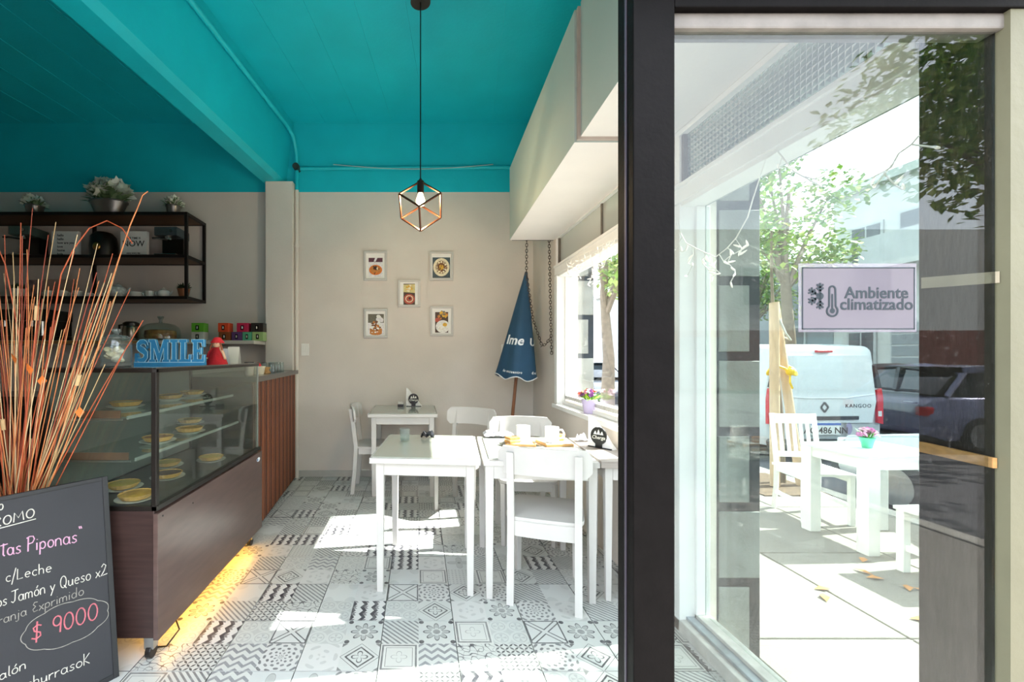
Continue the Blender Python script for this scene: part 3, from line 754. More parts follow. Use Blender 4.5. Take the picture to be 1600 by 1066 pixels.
# rotate local frame so text faces the camera: find camera direction in local space
Mi = U.rotation_euler.to_matrix().inverted(); cdir = Mi @ (Vector((0,0,1.4)) - Vector((.95,4.3,1.4))); th0 = math.atan2(cdir.y, cdir.x)
def urad(th, z):
    t = (h1 - z) / (h1 - h0); R = .012 + .178 * t ** .92
    d = th - th0
    return R * (1 + .10 * t * math.cos(5 * d + .6) )
can = MB(); n, m = 60, 14; vs = []; fs = []
for i in range(m + 1):
    z = h1 + .02 - (h1 + .02 - h0) * i / m
    for k in range(n):
        th = 2 * PI * k / n; r = urad(th, min(z, h1)); zz = z + (.02 * math.cos(5*(th-th0)) if i == m else 0)
        vs.append((r*math.cos(th), r*math.sin(th), zz))
for i in range(m):
    for k in range(n): fs.append((i*n+k, i*n+(k+1)%n, (i+1)*n+(k+1)%n, (i+1)*n+k))
fs.append(tuple(range(n))); can.add(vs, fs)
cano = can.build('canopy', navy, U, smooth=True)
hem = MB().tube([(urad(2*PI*k/n, h0)*1.005*math.cos(2*PI*k/n), urad(2*PI*k/n, h0)*1.005*math.sin(2*PI*k/n), h0+.02*math.cos(5*(2*PI*k/n-th0))) for k in range(n)], .005, 6, closed=True)
hem.build('hem', pm('hem_white', 'dfe3e6', .7, var=(9,.05)), cano)
def wrap_text(txt, size, ang, z, slope=0.0, **k):
    me = text_mesh(txt, size, ext=0.0, **k); me.materials.clear(); me.materials.append(MATS['hem_white'])
    for v in me.vertices:
        zz = z + v.co.y + slope * v.co.x; R = urad(th0 + ang, zz); th = th0 + ang + v.co.x / R
        r = urad(th, zz) + .004; v.co = Vector((r*math.cos(th), r*math.sin(th), zz))
    link('lettering', me, cano)
wrap_text('Ime', .125, -.42, 1.42, bold=.003, shear=.15)
wrap_text('U', .10, 1.0, 1.42, bold=.003, shear=.15)
wrap_text('de encuentro', .034, -.30, 1.15, bold=.0012, spacing=1.2)
wrap_text('del', .036, 1.0, 1.15, bold=.0012, spacing=1.5)
chain_m = pm('rusty_chain', '4a4038', .5, .6, var=(30,.3))
def chain(pts, name, label, lk=.034):
    pts = [Vector(p) for p in pts]; mb = MB(); samples = []
    for a, b in zip(pts, pts[1:]):
        n = max(1, int((b-a).length / (lk*.74)))
        samples += [(a + (b-a)*(i/n), (b-a).normalized()) for i in range(n)]
    for i, (c, d) in enumerate(samples):
        s1 = d.cross(Vector((.3,.9,.1))).normalized(); s2 = d.cross(s1)
        if i % 2: s1 = s2
        ring = [c + d*(math.cos(2*PI*k/10)*lk*.5) + s1*(math.sin(2*PI*k/10)*lk*.30) for k in range(10)]
        mb.tube(ring, .0032, 5, closed=True)
    return tag(mb.build(name, chain_m), label, 'chain')
rod = MB().box(.86, 3.945, 2.352, 1.235, 3.96, 2.372).build('hanging_rail', pm('dark_rail', '35302b', .5, .5, var=(12,.2)))
tag(rod, 'thin dark rail at the end of the soffit holding the chains', 'rail')
e1 = at(823, 374, 3.95); e2 = at(858, 376, 3.95)
k0, k1, k2 = at(822.5, 428, 4.02), at(833, 500, 4.03), at(847, 541, 4.02); kn = at(861, 525, 3.95)
chain([e1, k0, k1, k2, at(854, 537, 3.98), kn], 'chain', 'rusty chain hanging over the folded blue umbrella')
chain([e2, kn, at(862, 556, 3.95)], 'chain', 'rusty chain hanging straight down beside the window frame')
# ---------------------------------------------------- flower pot on the sill
def leaf(mb, base, d, ln, wd, up=(0,0,1)):
    base, d = Vector(base), Vector(d).normalized(); s = d.cross(Vector(up))
    if s.length < .01: s = Vector((1,0,0))
    s.normalize(); nrm = s.cross(d)
    m_ = base + d*ln*.5 + nrm*ln*.08; t_ = base + d*ln
    mb.add([base, m_ - s*wd/2, t_, m_ + s*wd/2, m_ - nrm*.001], [(0,1,4),(1,2,4),(2,3,4),(3,0,4)])
def flower(mb, c, r, n=5, rnd=random):
    c = Vector(c); a0 = rnd.random()*6; ax_ = Vector((rnd.uniform(-1,1), rnd.uniform(-1,.2), rnd.uniform(.2,1))).normalized()
    u = ax_.orthogonal().normalized(); w_ = ax_.cross(u)
    for k in range(n):
        a = a0 + 2*PI*k/n; d = u*math.cos(a) + w_*math.sin(a) + ax_*.35; leaf(mb, c, d, r, r*.8, ax_)
def flower_pot(name, label, loc, pot_m, r, h, leaf_ms, fl_ms, seed, nl=50, nf=12, spread=1.25, tall=1.2, cat='flower pot', fr=.02, square=False):
    rn = random.Random(seed); t = thing(name, label, cat, loc)
    MB().lathe([(r*.62,0),(r*.66,.003),(r*.95,h*.92),(r,h*.93),(r,h),(r*.9,h),(r*.86,h*.85)], n=22).build('pot', pot_m, t, smooth=True)
    MB().lathe([(.001,h*.86),(r*.87,h*.86)], n=16).build('soil', pm('potting_soil', '3a2d22', .95, var=(40,.4)), t)
    mb = MB()
    for k in range(nl):
        mb.mat(rn.randrange(len(leaf_ms))); a = rn.random()*2*PI; e = rn.uniform(.1,1.3)
        b = Vector((math.cos(a)*r*.5*rn.random(), math.sin(a)*r*.5*rn.random(), h*.88)); d = Vector((math.cos(a)*math.cos(e), math.sin(a)*math.cos(e), math.sin(e)))
        leaf(mb, b + d*rn.uniform(0,r*spread*.5), d, r*rn.uniform(.5,1.0)*spread, r*.28)
    mb.build('leaves', leaf_ms, t)
    for q in range(nf):
        mb = MB(); a = rn.random()*2*PI; e = rn.uniform(.35,1.4); rad = r*spread*rn.uniform(.75,1.0)*tall
        c = Vector((math.cos(a)*math.cos(e)*rad, math.sin(a)*math.cos(e)*rad, h*.9 + math.sin(e)*rad))
        flower(mb, c, fr*rn.uniform(.8,1.2), 5, rn); mb.build('flower', rn.choice(fl_ms), t)
    return t
gr = [pm('leaf_bright', '7db32f', .6, var=(20,.25)), pm('leaf_mid', '4f8a2c', .6, var=(20,.25)), pm('leaf_lime', 'b5cf3c', .6, var=(20,.2))]
pk = [pm('petal_pink', 'd98ac0', .6, var=(20,.15)), pm('petal_rose', 'e9c3d6', .6, var=(20,.1)), pm('petal_purple', '8c4f95', .6, var=(20,.2)), pm('petal_red', 'd2553f', .6, var=(20,.2))]
flower_pot('flower_pot', 'lavender pot of pink artificial flowers on the window sill', (1.272, 3.215, .872), pm('lavender_pot', 'cdbfe0', .5, var=(8,.06)), .058, .105, gr, pk, 5, nl=70, nf=16, spread=1.35, tall=1.1, fr=.026)
# ---------------------------------------------------- string lights at the windows
wire_m = pm('pale_wire', 'f1eee6', .5, var=(10,.05)); fairy = pm('fairy_bulb', 'f7f5ee', .3, emit=('fff1d8', .15))
bm_me = MB().lathe([(.002,0),(.0038,.005),(.0034,.018),(.001,.027)], n=7).mesh('bulb', fairy, smooth=True)
def string_light(label, pts, drops, seed, x):
    rn = random.Random(seed); t = thing('string_lights', label, 'string lights', (0,0,0))
    mb = MB(); mb.tube(pts, .0022, 5)
    bulbs = []
    for (p, n) in drops:
        c = Vector(p); q = [c.copy()]
        for k in range(n):
            c = c + Vector((rn.uniform(-.010,.012), rn.uniform(-.045,.045), rn.uniform(-.035,.02) if k % 3 else rn.uniform(-.05,-.02))); c.x = max(x-.05, min(x+.004, c.x)); q.append(c.copy())
            bulbs.append(c.copy())
        mb.tube(q, .0021, 4)
    mb.build('wire', wire_m, t)
    for b in bulbs:
        o = link('bulb', bm_me, t); o.location = b; o.rotation_euler = (rn.uniform(-2.6,2.6), rn.uniform(-.6,.6), rn.random()*6)
    return t
X1 = WX - .03
pw = lambda px, py: on_x(px, py, X1)
string_light('tangle of white fairy lights hanging in the sill window', [pw(880,412), pw(900,402), pw(922,392), pw(950,378), pw(964,372)],
             [(pw(885,410), 5), (pw(893,405), 8), (pw(903,400), 10), (pw(912,396), 8), (pw(920,392), 10), (pw(932,386), 11), (pw(942,380), 9), (pw(953,376), 8), (pw(961,373), 6)], 4, X1)
string_light('white fairy lights looping from the corner of the shop window', [pw(1056,338), pw(1060,358), pw(1072,380), pw(1095,392), pw(1118,402), pw(1136,388), pw(1150,372), pw(1168,340), pw(1176,312), pw(1196,250), pw(1216,236)],
             [(pw(1066,370), 3), (pw(1082,386), 4), (pw(1100,394), 5), (pw(1112,400), 6), (pw(1124,398), 6), (pw(1138,388), 3), (pw(1150,374), 3)], 8, X1)
string_light('clear fairy lights hooked high in the shop window', [pw(1184,243), pw(1212,233), pw(1222,245), pw(1240,268), pw(1262,280), pw(1284,292)],
             [(pw(1222,246), 2), (pw(1240,268), 3), (pw(1256,276), 2)], 12, X1)
string_light('fairy light strand with dangling bulbs beside the black post', [pw(1436,212), pw(1424,226), pw(1404,240), pw(1392,262), pw(1366,276)],
             [(pw(1426,226), 1), (pw(1398,252), 2), (pw(1380,270), 2)], 15, X1)
# ------------------------------------------------------------ display case
lam = pm('dark_laminate', '3a2a27', .32, var=(5,.3), stretch=(1,1,14), spec=.5)
lam_f = pm('brown_laminate', '5a4742', .30, var=(4,.18), stretch=(1,1.5,10), spec=.6)
blk_f = pm('black_frame', '17130f', .35, var=(10,.2))
case_g = glass_mat('case_glass', 'eef4f0', haze=.012)
shelf_g = glass_mat('shelf_glass', 'd9e6e0', haze=.06)
CX0, CX1, CY0, CY1, CB, CT = -1.60, -1.12, 1.838, 3.03, .64, 1.25
case = thing('display_case', 'dark wood refrigerated display case with glass front full of tarts', 'display case', (0,0,0))
MB().box(CX0, CY0, .10, CX1, CY1, CB).build('base_cabinet', lam, case, bevel=.003)
fp = MB().box(CX1, CY0-.006, .095, CX1+.02, CY1+.03, CB-.01).build('front_panel', lam_f, case, bevel=.002)
MB().box(CX0, CY0, CB, CX1+.012, CY0+.02, CB+.02).box(CX1-.012, CY0, CB, CX1+.014, CY1+.02, CB+.022).build('lower_rail', blk_f, case, bevel=.002)
MB().box(CX0, CY0+.02, CB+.0, CX1-.012, CY1, CB+.008).build('deck', pm('steel_deck', '6a655e', .35, .5, var=(6,.2)), case)
for x, y in ((CX1-.012, CY0), (CX0, CY0), (CX0, CY1-.02)):
    MB().box(x, y, CB+.02, x+.022, y+.022, CT-.02).build('corner_post', blk_f, case, bevel=.002)
MB().box(CX1-.006, CY1-.012, CB+.02, CX1+.004, CY1, CT-.02).build('glass_edge', glass_mat('green_edge', '9fb5aa', haze=.4), case)
MB().box(CX0, CY0, CT-.022, CX1+.01, CY0+.02, CT-.006).box(CX1-.01, CY0, CT-.022, CX1+.01, CY1, CT-.006).build('upper_rail', blk_f, case, bevel=.002)
MB().box(CX0, CY0, CT-.006, CX1+.012, CY1, CT).build('top_panel', pm('smoked_glass_top', '2b2e2d', .04, var=(3,.1), spec=.9, coat=.6), case, bevel=.001, seg=1)
MB().box(CX1-.001, CY0+.022, CB+.022, CX1+.004, CY1-.012, CT-.022).build('front_pane', case_g, case)
MB().box(CX0+.022, CY0+.004, CB+.02, CX1-.012, CY0+.009, CT-.022).build('side_pane', case_g, case)
MB().box(CX0+.022, CY1-.01, CB+.02, CX1-.012, CY1-.005, CT-.022).build('side_pane', case_g, case)
MB().box(CX0+.002, CY0+.02, CB+.02, CX0+.01, CY1-.02, CT-.022).build('rear_door', glass_mat('smoked_door', '8b8f8c', haze=.25), case)
for z, x1 in ((1.035, -1.25), (.855, -1.215)):
    s = MB().box(CX0+.03, CY0+.03, z-.006, x1, CY1-.10, z).build('glass_shelf', shelf_g, case)
    MB().box(CX0+.03, CY0+.025, z-.004, x1-.03, CY0+.030, z+.028).build('shelf_trim', pm('trim_brown', '6b4d3a', .4, var=(9,.2)), s)
    MB().box(CX0+.03, CY0+.022, z-.014, x1-.02, CY0+.027, z-.006).build('shelf_lip', pm('aluminium', 'b9b9b6', .3, .9, var=(9,.1)), s)
    MB().box(x1-.006, CY0+.03, z-.010, x1+.002, CY1-.10, z+.004).build('shelf_edge', MATS['green_edge'], s)
for x, y in ((CX1-.03, CY0+.03), (CX1-.03, CY1-.06), (CX0+.05, CY0+.05), (CX0+.05, CY1-.06)):
    w_ = MB().cyl((x-.012, y, .03), (x+.012, y, .03), .03, n=16).build('caster', blk_f, case, bevel=.004)
    MB().box(x-.02, y-.018, .045, x+.02, y+.018, .10).build('caster_fork', MATS['aluminium'], w_)
led = pm('led_strip', 'ffd27a', .5, emit=('ffb437', 15.0))
MB().box(CX1-.045, CY0+.12, .088, CX1-.030, CY1-.10, .098).build('led_strip', led, case)
MB().tube([(CX1-.02, 2.02, .10), (CX1+.03, 1.98, .05), (CX1+.0, 1.93, .006), (CX1-.06, 1.92, .006)], .004, 6).build('power_cable', blk_f, case)
bd = MB(); n = 20; bd.add([(CX1+.0212, 2.985+.03*math.cos(2*PI*k/n), .585+.014*math.sin(2*PI*k/n)) for k in range(n)], [tuple(range(n))])
bg = bd.build('brand_badge', pm('badge_white', 'e6eef4', .4, var=(9,.03)), case)
bd = MB(); bd.add([(CX1+.0216, 2.97+.009*math.cos(2*PI*k/n), .585+.009*math.sin(2*PI*k/n)) for k in range(n)], [tuple(range(n))]); bd.build('badge_mark', pm('badge_blue', '2a5f9c', .4, var=(9,.1)), bg)
for y, z in ((CY0+.03, CB-.03), (CY0+.28, CB-.06)): MB().cyl((CX1+.0195, y, z), (CX1+.022, y, z), .004, n=8).build('screw', blk_f, case)
# tarts ---------------------------------------------------------
crust = pm('tart_crust', 'd9a85c', .7, var=(18,.2), bump=(50,.3)); plate_m = china
fills = {'lemon': pm('fill_lemon', 'efc65a', .35, var=(12,.2)), 'custard': pm('fill_custard', 'e0a63a', .35, var=(22,.35)), 'choc': pm('fill_choc', '5a3623', .35, var=(14,.3)), 'cream': pm('fill_cream', 'e9d7a4', .5, var=(14,.15)), 'caramel': pm('fill_caramel', 'b0702c', .35, var=(14,.3))}
def tart(px, py, z, fill, label, r=.07):
    p = on_z(px, py, z)
    p.x = max(CX0+.12, min((-1.25 if z > 1 else -1.215 if z > .8 else CX1) - r*1.0 - .02, p.x)); p.y = max(CY0+.115, min(CY1-.19, p.y))
    t = thing('plated_tart', label, 'tart', (p.x, p.y, z), 0, 'tarts in the display case')
    MB().lathe([(r*.7,0),(r*.75,.003),(r*1.18,.012),(r*1.2,.014),(r*.8,.008),(.001,.007)], n=28).build('plate', plate_m, t, smooth=True)
    mb = MB(); n = 40; vs = []; prof = [(.80,.010),(1.0,.030),(.96,.031),(.93,.026)]
    for q, zz in prof:
        for k in range(n): f = 1 + (.035 if k % 2 else -.02) * (1 if q > .9 else .5); vs.append((r*q*f*math.cos(2*PI*k/n), r*q*f*math.sin(2*PI*k/n), zz+.004))
    fs = [(i*n+k, i*n+(k+1)%n, (i+1)*n+(k+1)%n, (i+1)*n+k) for i in range(3) for k in range(n)] + [tuple(range(n-1,-1,-1))]
    mb.add(vs, fs).build('crust', crust, t)
    MB().lathe([(.001,.034),(r*.6,.033),(r*.935,.031)], n=28).build('filling', fills[fill], t, smooth=True)
S1, S2, S0 = 1.035, .855, .648
for a in ((197,638,S1,'cream','pale tart on the top shelf near the case side'), (265,626,S1,'choc','chocolate tart on the top shelf, middle of the case'), (300,617,S1,'cream','pale tart at the far end of the top shelf'),
          (279,663,S2,'lemon','lemon tart at the far end of the middle shelf'), (296,677,S2,'custard','golden tart at the front edge of the middle shelf'), (247,692,S2,'caramel','caramel tart on the middle shelf by the corner post'),
          (330,721,S0,'lemon','lemon tart on the case floor toward the far end'), (262,730,S0,'lemon','yellow tart on the case floor behind a chocolate one'), (262,748,S0,'choc','chocolate tart on the case floor behind the corner post'),
          (193,765,S0,'lemon','lemon tart on the case floor, second from the front'), (205,786,S0,'custard','tart with glazed custard nearest the front corner')): tart(*a)
# things on the case ------------------------------------------------
jx, jy = -1.392, 2.0
j = thing('glass_jar', 'clear lidded glass jar of pale cookies on the case', 'jar', (jx, jy, CT))
MB().lathe([(.055,0),(.062,.004),(.062,.012),(.058,.016),(.060,.02),(.062,.06),(.061,.11),(.052,.128),(.049,.128),(.057,.108),(.058,.02),(.001,.017)], n=32).build('jar_body', clear_g, j, smooth=True)
lid = MB().lathe([(.054,.128),(.056,.133),(.045,.142),(.016,.147),(.010,.152),(.019,.162),(.018,.172),(.001,.177)], n=28).build('lid', glass_mat('lid_glass', 'd5e4e2', haze=.12), j, smooth=True)
rn = random.Random(3); ck = pm('pale_cookie', 'e3d2ae', .85, var=(25,.15), bump=(60,.4))
for k in range(14):
    a = rn.random()*2*PI; q = .034*math.sqrt(rn.random()); mb = MB().ball((0,0,0), .018, 10, 6, (1,1,.6)); o = mb.build('cookie', ck, j, smooth=True)
    o.location = (q*math.cos(a), q*math.sin(a), .03 + .055*k/14); o.rotation_euler = (rn.uniform(-.8,.8), rn.uniform(-.8,.8), 0)
# SMILE letters
sm_b = pm('smile_blue', '2d86b4', .6, var=(7,.22)); sm_e = pm('smile_edge', 'b8dfe6', .6, var=(9,.1))
sm = thing('letter_sign', 'blue wooden letters spelling SMILE on the glass case', 'sign', (-1.37, 2.40, CT))
def slab(kind):
    if kind == 'I': return [[(.0,0),(.5,0),(.5,.13),(.39,.13),(.39,.87),(.5,.87),(.5,1),(0,1),(0,.87),(.11,.87),(.11,.13),(0,.13)]]
    if kind == 'L': return [[(0,0),(.8,0),(.8,.36),(.66,.36),(.62,.15),(.40,.15),(.40,.87),(.52,.87),(.52,1),(0,1),(0,.87),(.11,.87),(.11,.13),(0,.13)]]
    if kind == 'E': return [[(0,0),(.82,0),(.82,.34),(.70,.34),(.64,.15),(.38,.15),(.38,.44),(.50,.44),(.52,.35),(.62,.35),(.62,.66),(.52,.66),(.50,.57),(.38,.57),(.38,.86),(.64,.86),(.68,.68),(.80,.68),(.80,1),(0,1),(0,.87),(.10,.87),(.10,.13),(0,.13)]]
    if kind == 'M': return [[(0,0),(.42,0),(.42,.13),(.32,.13),(.32,.62),(.60,.0),(.70,.0),(.96,.62),(.96,.13),(.86,.13),(.86,0),(1.32,0),(1.32,.13),(1.22,.13),(1.22,.87),(1.32,.87),(1.32,1),(.94,1),(.67,.42),(.40,1),(0,1),(0,.87),(.11,.87),(.11,.13),(0,.13)]]
    c = [(.80,.72),(.74,.84),(.58,.90),(.38,.88),(.26,.78),(.26,.66),(.38,.58),(.58,.50),(.72,.40),(.72,.24),(.60,.12),(.40,.09),(.20,.14),(.11,.28)]
    L, R = [], []; wdt = [.07,.08,.10,.115,.13,.135,.14,.14,.135,.13,.115,.10,.08,.07]
    for i, (x, y) in enumerate(c):
        x0, y0 = c[max(0,i-1)]; x1, y1 = c[min(len(c)-1,i+1)]; d = math.hypot(x1-x0, y1-y0); nx_, ny_ = -(y1-y0)/d, (x1-x0)/d
        L.append((x+nx_*wdt[i], y+ny_*wdt[i])); R.append((x-nx_*wdt[i], y-ny_*wdt[i]))
    return [[L[i], L[i+1], R[i+1], R[i]] for i in range(len(c)-1)] + [[(.74,.60),(.86,.60),(.86,.98),(.76,.98)], [(0,.02),(.12,.02),(.15,.40),(.02,.40)]]
x = -.193; hh = .128
for ch, adv in (('S',.90),('M',1.34),('I',.54),('L',.80),('E',.84)):
    sc = .0855
    mb = MB(); me_ = MB()
    for poly in slab(ch):
        mb.prism([(x + a*sc, .012 + b*hh) for a, b in poly], -.010, .012)
        cx_ = sum(a for a, b in poly)/len(poly); 
        nn = len(poly)
        if ch != 'S':
            me_.tube([(x + a*sc, -.0105, .012 + b*hh) for a, b in poly], .0016, 4, closed=True)
    if ch == 'S':
        pl_ = slab('S')[:-2]; me_.tube([(x+p_[0][0]*sc, -.0105, .012+p_[0][1]*hh) for p_ in pl_], .0016, 4); me_.tube([(x+p_[3][0]*sc, -.0105, .012+p_[3][1]*hh) for p_ in pl_], .0016, 4)
    lo = mb.build('letter', sm_b, sm); me_.build('letter_edging', sm_e, lo)
    x += adv * sc + .002
MB().box(-.195,-.014,0,.192,.016,.014).build('base', sm_b, sm, bevel=.001)
MB().box(-.195,-.0155,.0125,.192,-.0135,.0155).build('base_edging', sm_e, sm)
# red doll
d_ = thing('rag_doll', 'small rag doll in a red dress and hat', 'doll', (-1.215, 2.62, CT))
red = pm('red_felt', 'b3141c', .85, var=(14,.25), bump=(80,.3)); redh = pm('red_hat', 'd2232c', .8, var=(14,.2), bump=(80,.3)); skin = pm('doll_skin', 'e0b08a', .7, var=(10,.08))
MB().lathe([(.062,0),(.058,.012),(.040,.06),(.022,.095),(.012,.104)], n=20).build('dress', red, d_, smooth=True)
MB().ball((0,0,.122), .026, 16, 10).build('head', skin, d_, smooth=True)
MB().lathe([(.001,.163),(.018,.160),(.031,.142),(.041,.130),(.039,.127),(.029,.135)], (0,.006,0), 18).build('hat', redh, d_, smooth=True)
for s in (-1, 1):
    a_ = MB().tube([(s*.018,0,.095), (s*.04,-.012,.07), (s*.052,-.014,.04)], [.010,.009,.007], 8).build('arm', red if s < 0 else skin, d_, smooth=True)
    MB().ball((s*.054,-.014,.035), .009, 8, 6).build('hand', skin, a_, smooth=True)
    MB().tube([(s*.022,-.01,.13), (s*.034,-.012,.10), (s*.036,-.010,.075)], .005, 6).build('braid', pm('doll_hair', '8b4a2a', .8, var=(20,.2)), d_, smooth=True)
    MB().ball((s*.009,-.0245,.124), .0025, 6, 5).build('eye', blk_f, d_)
def card(label, px0, px1, dep, h, rz, m):
    a, b = at(px0, 560, dep), at(px1, 560, dep); w = b.x-a.x
    t = thing('tent_card', label, 'card', ((a.x+b.x)/2, dep, CT), rz)
    for s in (-1, 1): MB().add([(-w/2, s*.035, 0), (w/2, s*.035, 0), (w/2, s*.003, h), (-w/2, s*.003, h), (-w/2, s*.0335, 0), (w/2, s*.0335, 0), (w/2, s*.0015, h), (-w/2, s*.0015, h)], [(0,1,2,3),(7,6,5,4),(0,4,5,1),(3,2,6,7)]).build('panel', m, t)
card('narrow white folded card behind the red doll', 343, 356, 2.76, .095, 0, paper)
card('cream folded card standing at the end of the case', 357, 374, 2.90, .11, .1, pm('cream_card', 'e2dac6', .7, var=(8,.05)))
# ------------------------------------------------------------ slatted counter
slat_m = pm('red_slats', '74402a', .45, var=(6,.25), stretch=(1,1,.25), spec=.4)
ctr = thing('slatted_counter', 'service counter faced with upright reddish wooden slats', 'counter', (0,0,0))
fx = lambda y: -1.165 - (y - 3.06) * .0755
vs = [(-1.78,3.065,.03),(fx(3.065)-.007,3.065,.03),(fx(4.53)-.007,4.53,.03),(-1.78,4.53,.03)]
MB().add(vs + [(a,b,1.11) for a,b,c in vs], [(0,3,2,1),(4,5,6,7),(0,1,5,4),(1,2,6,5),(2,3,7,6),(3,0,4,7)]).build('body', pm('counter_dark', '2c1a14', .6, var=(6,.2)), ctr)
vs = [(-1.80,3.062,1.11),(fx(3.062)+.025,3.062,1.11),(fx(4.535)+.025,4.535,1.11),(-1.80,4.535,1.11)]
MB().add(vs + [(a,b,1.15) for a,b,c in vs], [(0,3,2,1),(4,5,6,7),(0,1,5,4),(1,2,6,5),(2,3,7,6),(3,0,4,7)]).build('worktop', pm('granite', '4a4441', .22, var=(40,.35)), ctr, bevel=.003)
y = 3.07
sls = [MB().box(-.02, 0, .04, 0, .026, 1.11).mesh('slat', q, bevel=.002, seg=1) for q in (slat_m, pm('red_slats_b', '592c1c', .45, var=(6,.25), stretch=(1,1,.25), spec=.4), pm('red_slats_c', '8f5233', .45, var=(6,.25), stretch=(1,1,.25), spec=.4))]; ks = 0
while y < 4.50:
    o = link('slat', sls[ks * 7 % 3], ctr); ks += 1; o.location = (fx(y), y, 0); o.rotation_euler = (0, 0, math.atan(.0755)); y += .048
MB().box(-1.30, 3.06, 0, fx(4.5)-.03, 4.53, .03).build('plinth', pm('pale_plinth', 'b4b0a8', .5, var=(9,.1)), ctr)
# on the counter
WT_ = 1.15
tg = MB().lathe([(.032,0),(.034,.003),(.028,.085),(.026,.088),(.001,.088),(.001,.084),(.025,.083),(.031,.004)], n=20).mesh('glass_tumbler', clear_g, smooth=True)
for k, (x, y) in enumerate(((-1.34,3.98),(-1.345,4.08),(-1.35,4.18),(-1.355,4.28),(-1.43,4.03),(-1.435,4.23))):
    o = link('glass_tumbler', tg); o.location = (x, y, WT_)
    tag(o, ('upturned tumbler nearest the case in the front row','second upturned tumbler of the front row','third upturned tumbler of the front row','upturned tumbler nearest the pillar in the front row','nearer upturned tumbler in the row behind','farther upturned tumbler in the row behind')[k] + ' on the counter', 'glass', 'upturned tumblers on the counter')
cup = thing('takeaway_cup', 'paper takeaway cup with a black lid beside the case', 'cup', (-1.285, 3.30, WT_))
MB().lathe([(.028,0),(.038,.085),(.001,.085)], n=22).build('paper_cup', pm('pink_cup', 'e4c9bd', .7, var=(8,.05)), cup, smooth=True)
MB().lathe([(.040,.083),(.041,.090),(.037,.092),(.036,.102),(.001,.102)], n=22).build('lid', blk_f, cup, smooth=True)
bw_ = thing('snack_basket', 'small cream basket with a red strawberry ornament', 'basket', (-1.30, 3.52, WT_))
MB().lathe([(.045,0),(.06,.065),(.056,.065),(.042,.006),(.001,.005)], n=22).build('basket', pm('cream_basket', 'ddd2b8', .8, var=(30,.2)), bw_, smooth=True)
MB().ball((.01,-.02,.06), .03, 14, 10, (.8,.8,1.2)).build('strawberry', redh, bw_, smooth=True)
for k in range(5):
    o = MB().box(-.055,-.055,0,.055,.055,.010).build('wooden_coaster', kraft, None, bevel=.002); o.location = (-1.345, 3.74, WT_ + k*.0105); o.rotation_euler = (0,0,.15*k)
    tag(o, 'wooden coaster in the small pile on the counter, ' + ('lowest','second from below','middle one','second from above','topmost')[k], 'coaster', 'coasters piled on the counter')
# ------------------------------------------------------------ wall shelf with cups and machines
metal_b = pm('shelf_metal', '1c1614', .5, .3, var=(10,.25)); shelf_w = pm('shelf_wood', '5b3d25', .55, var=(6,.3), stretch=(1,8,8))
SX0, SX1, SY0, SY1 = -4.55, -2.275, 4.27, 4.655
sh = thing('wall_shelf', 'black metal wall shelf with three wooden boards', 'shelf', (0,0,0))
t_ = .028
for x in (SX0, -3.45, SX1):
    for y in (SY0, SY1 - t_):
        if x == -3.45 and y == SY0: continue
        MB().box(x-t_, y, 1.86, x, y+t_, 2.72).build('upright', metal_b, sh, bevel=.002)
for z in (2.692, 2.27, 1.86):
    for y in (SY0, SY1 - t_): MB().box(SX0, y, z, SX1-t_, y+t_, z+t_).build('rail', metal_b, sh, bevel=.002)
    for x in (SX0, SX1): MB().box(x-t_, SY0+t_, z, x, SY1-t_, z+t_).build('side_rail', metal_b, sh, bevel=.002)
    MB().box(SX0, SY0+t_, z+.004, SX1-t_, SY1-t_, z+.027).build('board', shelf_w, sh, bevel=.001, seg=1)
ZT, ZM, ZB = 2.72, 2.298, 1.888
tin = pm('tin_pot', '8d8a86', .35, .8, var=(6,.25))
lv = [pm('leaf_dusty', '5f7d52', .7, var=(20,.3)), pm('leaf_pale', '8fa77f', .7, var=(20,.2))]; wf = [pm('petal_white', 'e9ebe2', .7, var=(20,.08)), pm('petal_cream', 'd9ddcb', .7, var=(20,.08))]
sx_ = lambda px, dep: (px - CX) / F * dep
flower_pot('tin_flower_pot', 'small tin pot of white flowers at the left of the shelf top', (sx_(54,4.46), 4.46, ZT), tin, .085, .12, lv, wf, 31, nl=60, nf=34, spread=1.1, tall=1.15, fr=.045)
flower_pot('tin_flower_pot', 'large oval tin of white flowers in the middle of the shelf top', (sx_(170,4.42), 4.42, ZT), tin, .145, .13, lv, wf, 32, nl=130, nf=80, spread=1.15, tall=1.2, fr=.06).scale = (1.3, .85, 1.15)
flower_pot('tin_flower_pot', 'small tin pot of white flowers at the right of the shelf top', (sx_(271,4.46), 4.46, ZT), tin, .075, .12, lv, wf, 33, nl=60, nf=34, spread=1.1, tall=1.15, fr=.045)
def sign(label, px0, px1, lines, sizes, m, hpx=41, al='LEFT'):
    dep = 4.42; w = (px1-px0)/F*dep; h = hpx/F*dep; x = sx_((px0+px1)/2, dep)
    t = thing('quote_block', label, 'sign', (x, dep, ZM))
    MB().box(-w/2, -.02, 0, w/2, .025, h).build('block', paper, t, bevel=.003)
    z = h*.80 if al == 'LEFT' else h*.70
    for ln, sz in zip(lines, sizes):
        text(ln, sz, m, t, basis((-w*.28 if al == 'LEFT' else 0, -.0215, z), (1,0,0), (0,0,1)), ext=.0003, align=al, bold=.0006); z -= sz*1.12 if al == 'LEFT' else .075
ink = pm('print_black', '2a2726', .7, var=(20,.1))
sign('white quote block with six short lines of black text', 83, 124, ['hello','hello','how are you','love','home','hola'], [.034]*6, ink)
sign('white quote block with the word NOW in large letters', 190, 231, ['THE TIME IS','NOW','enjoy every day'], [.028,.085,.022], ink, al='CENTER')
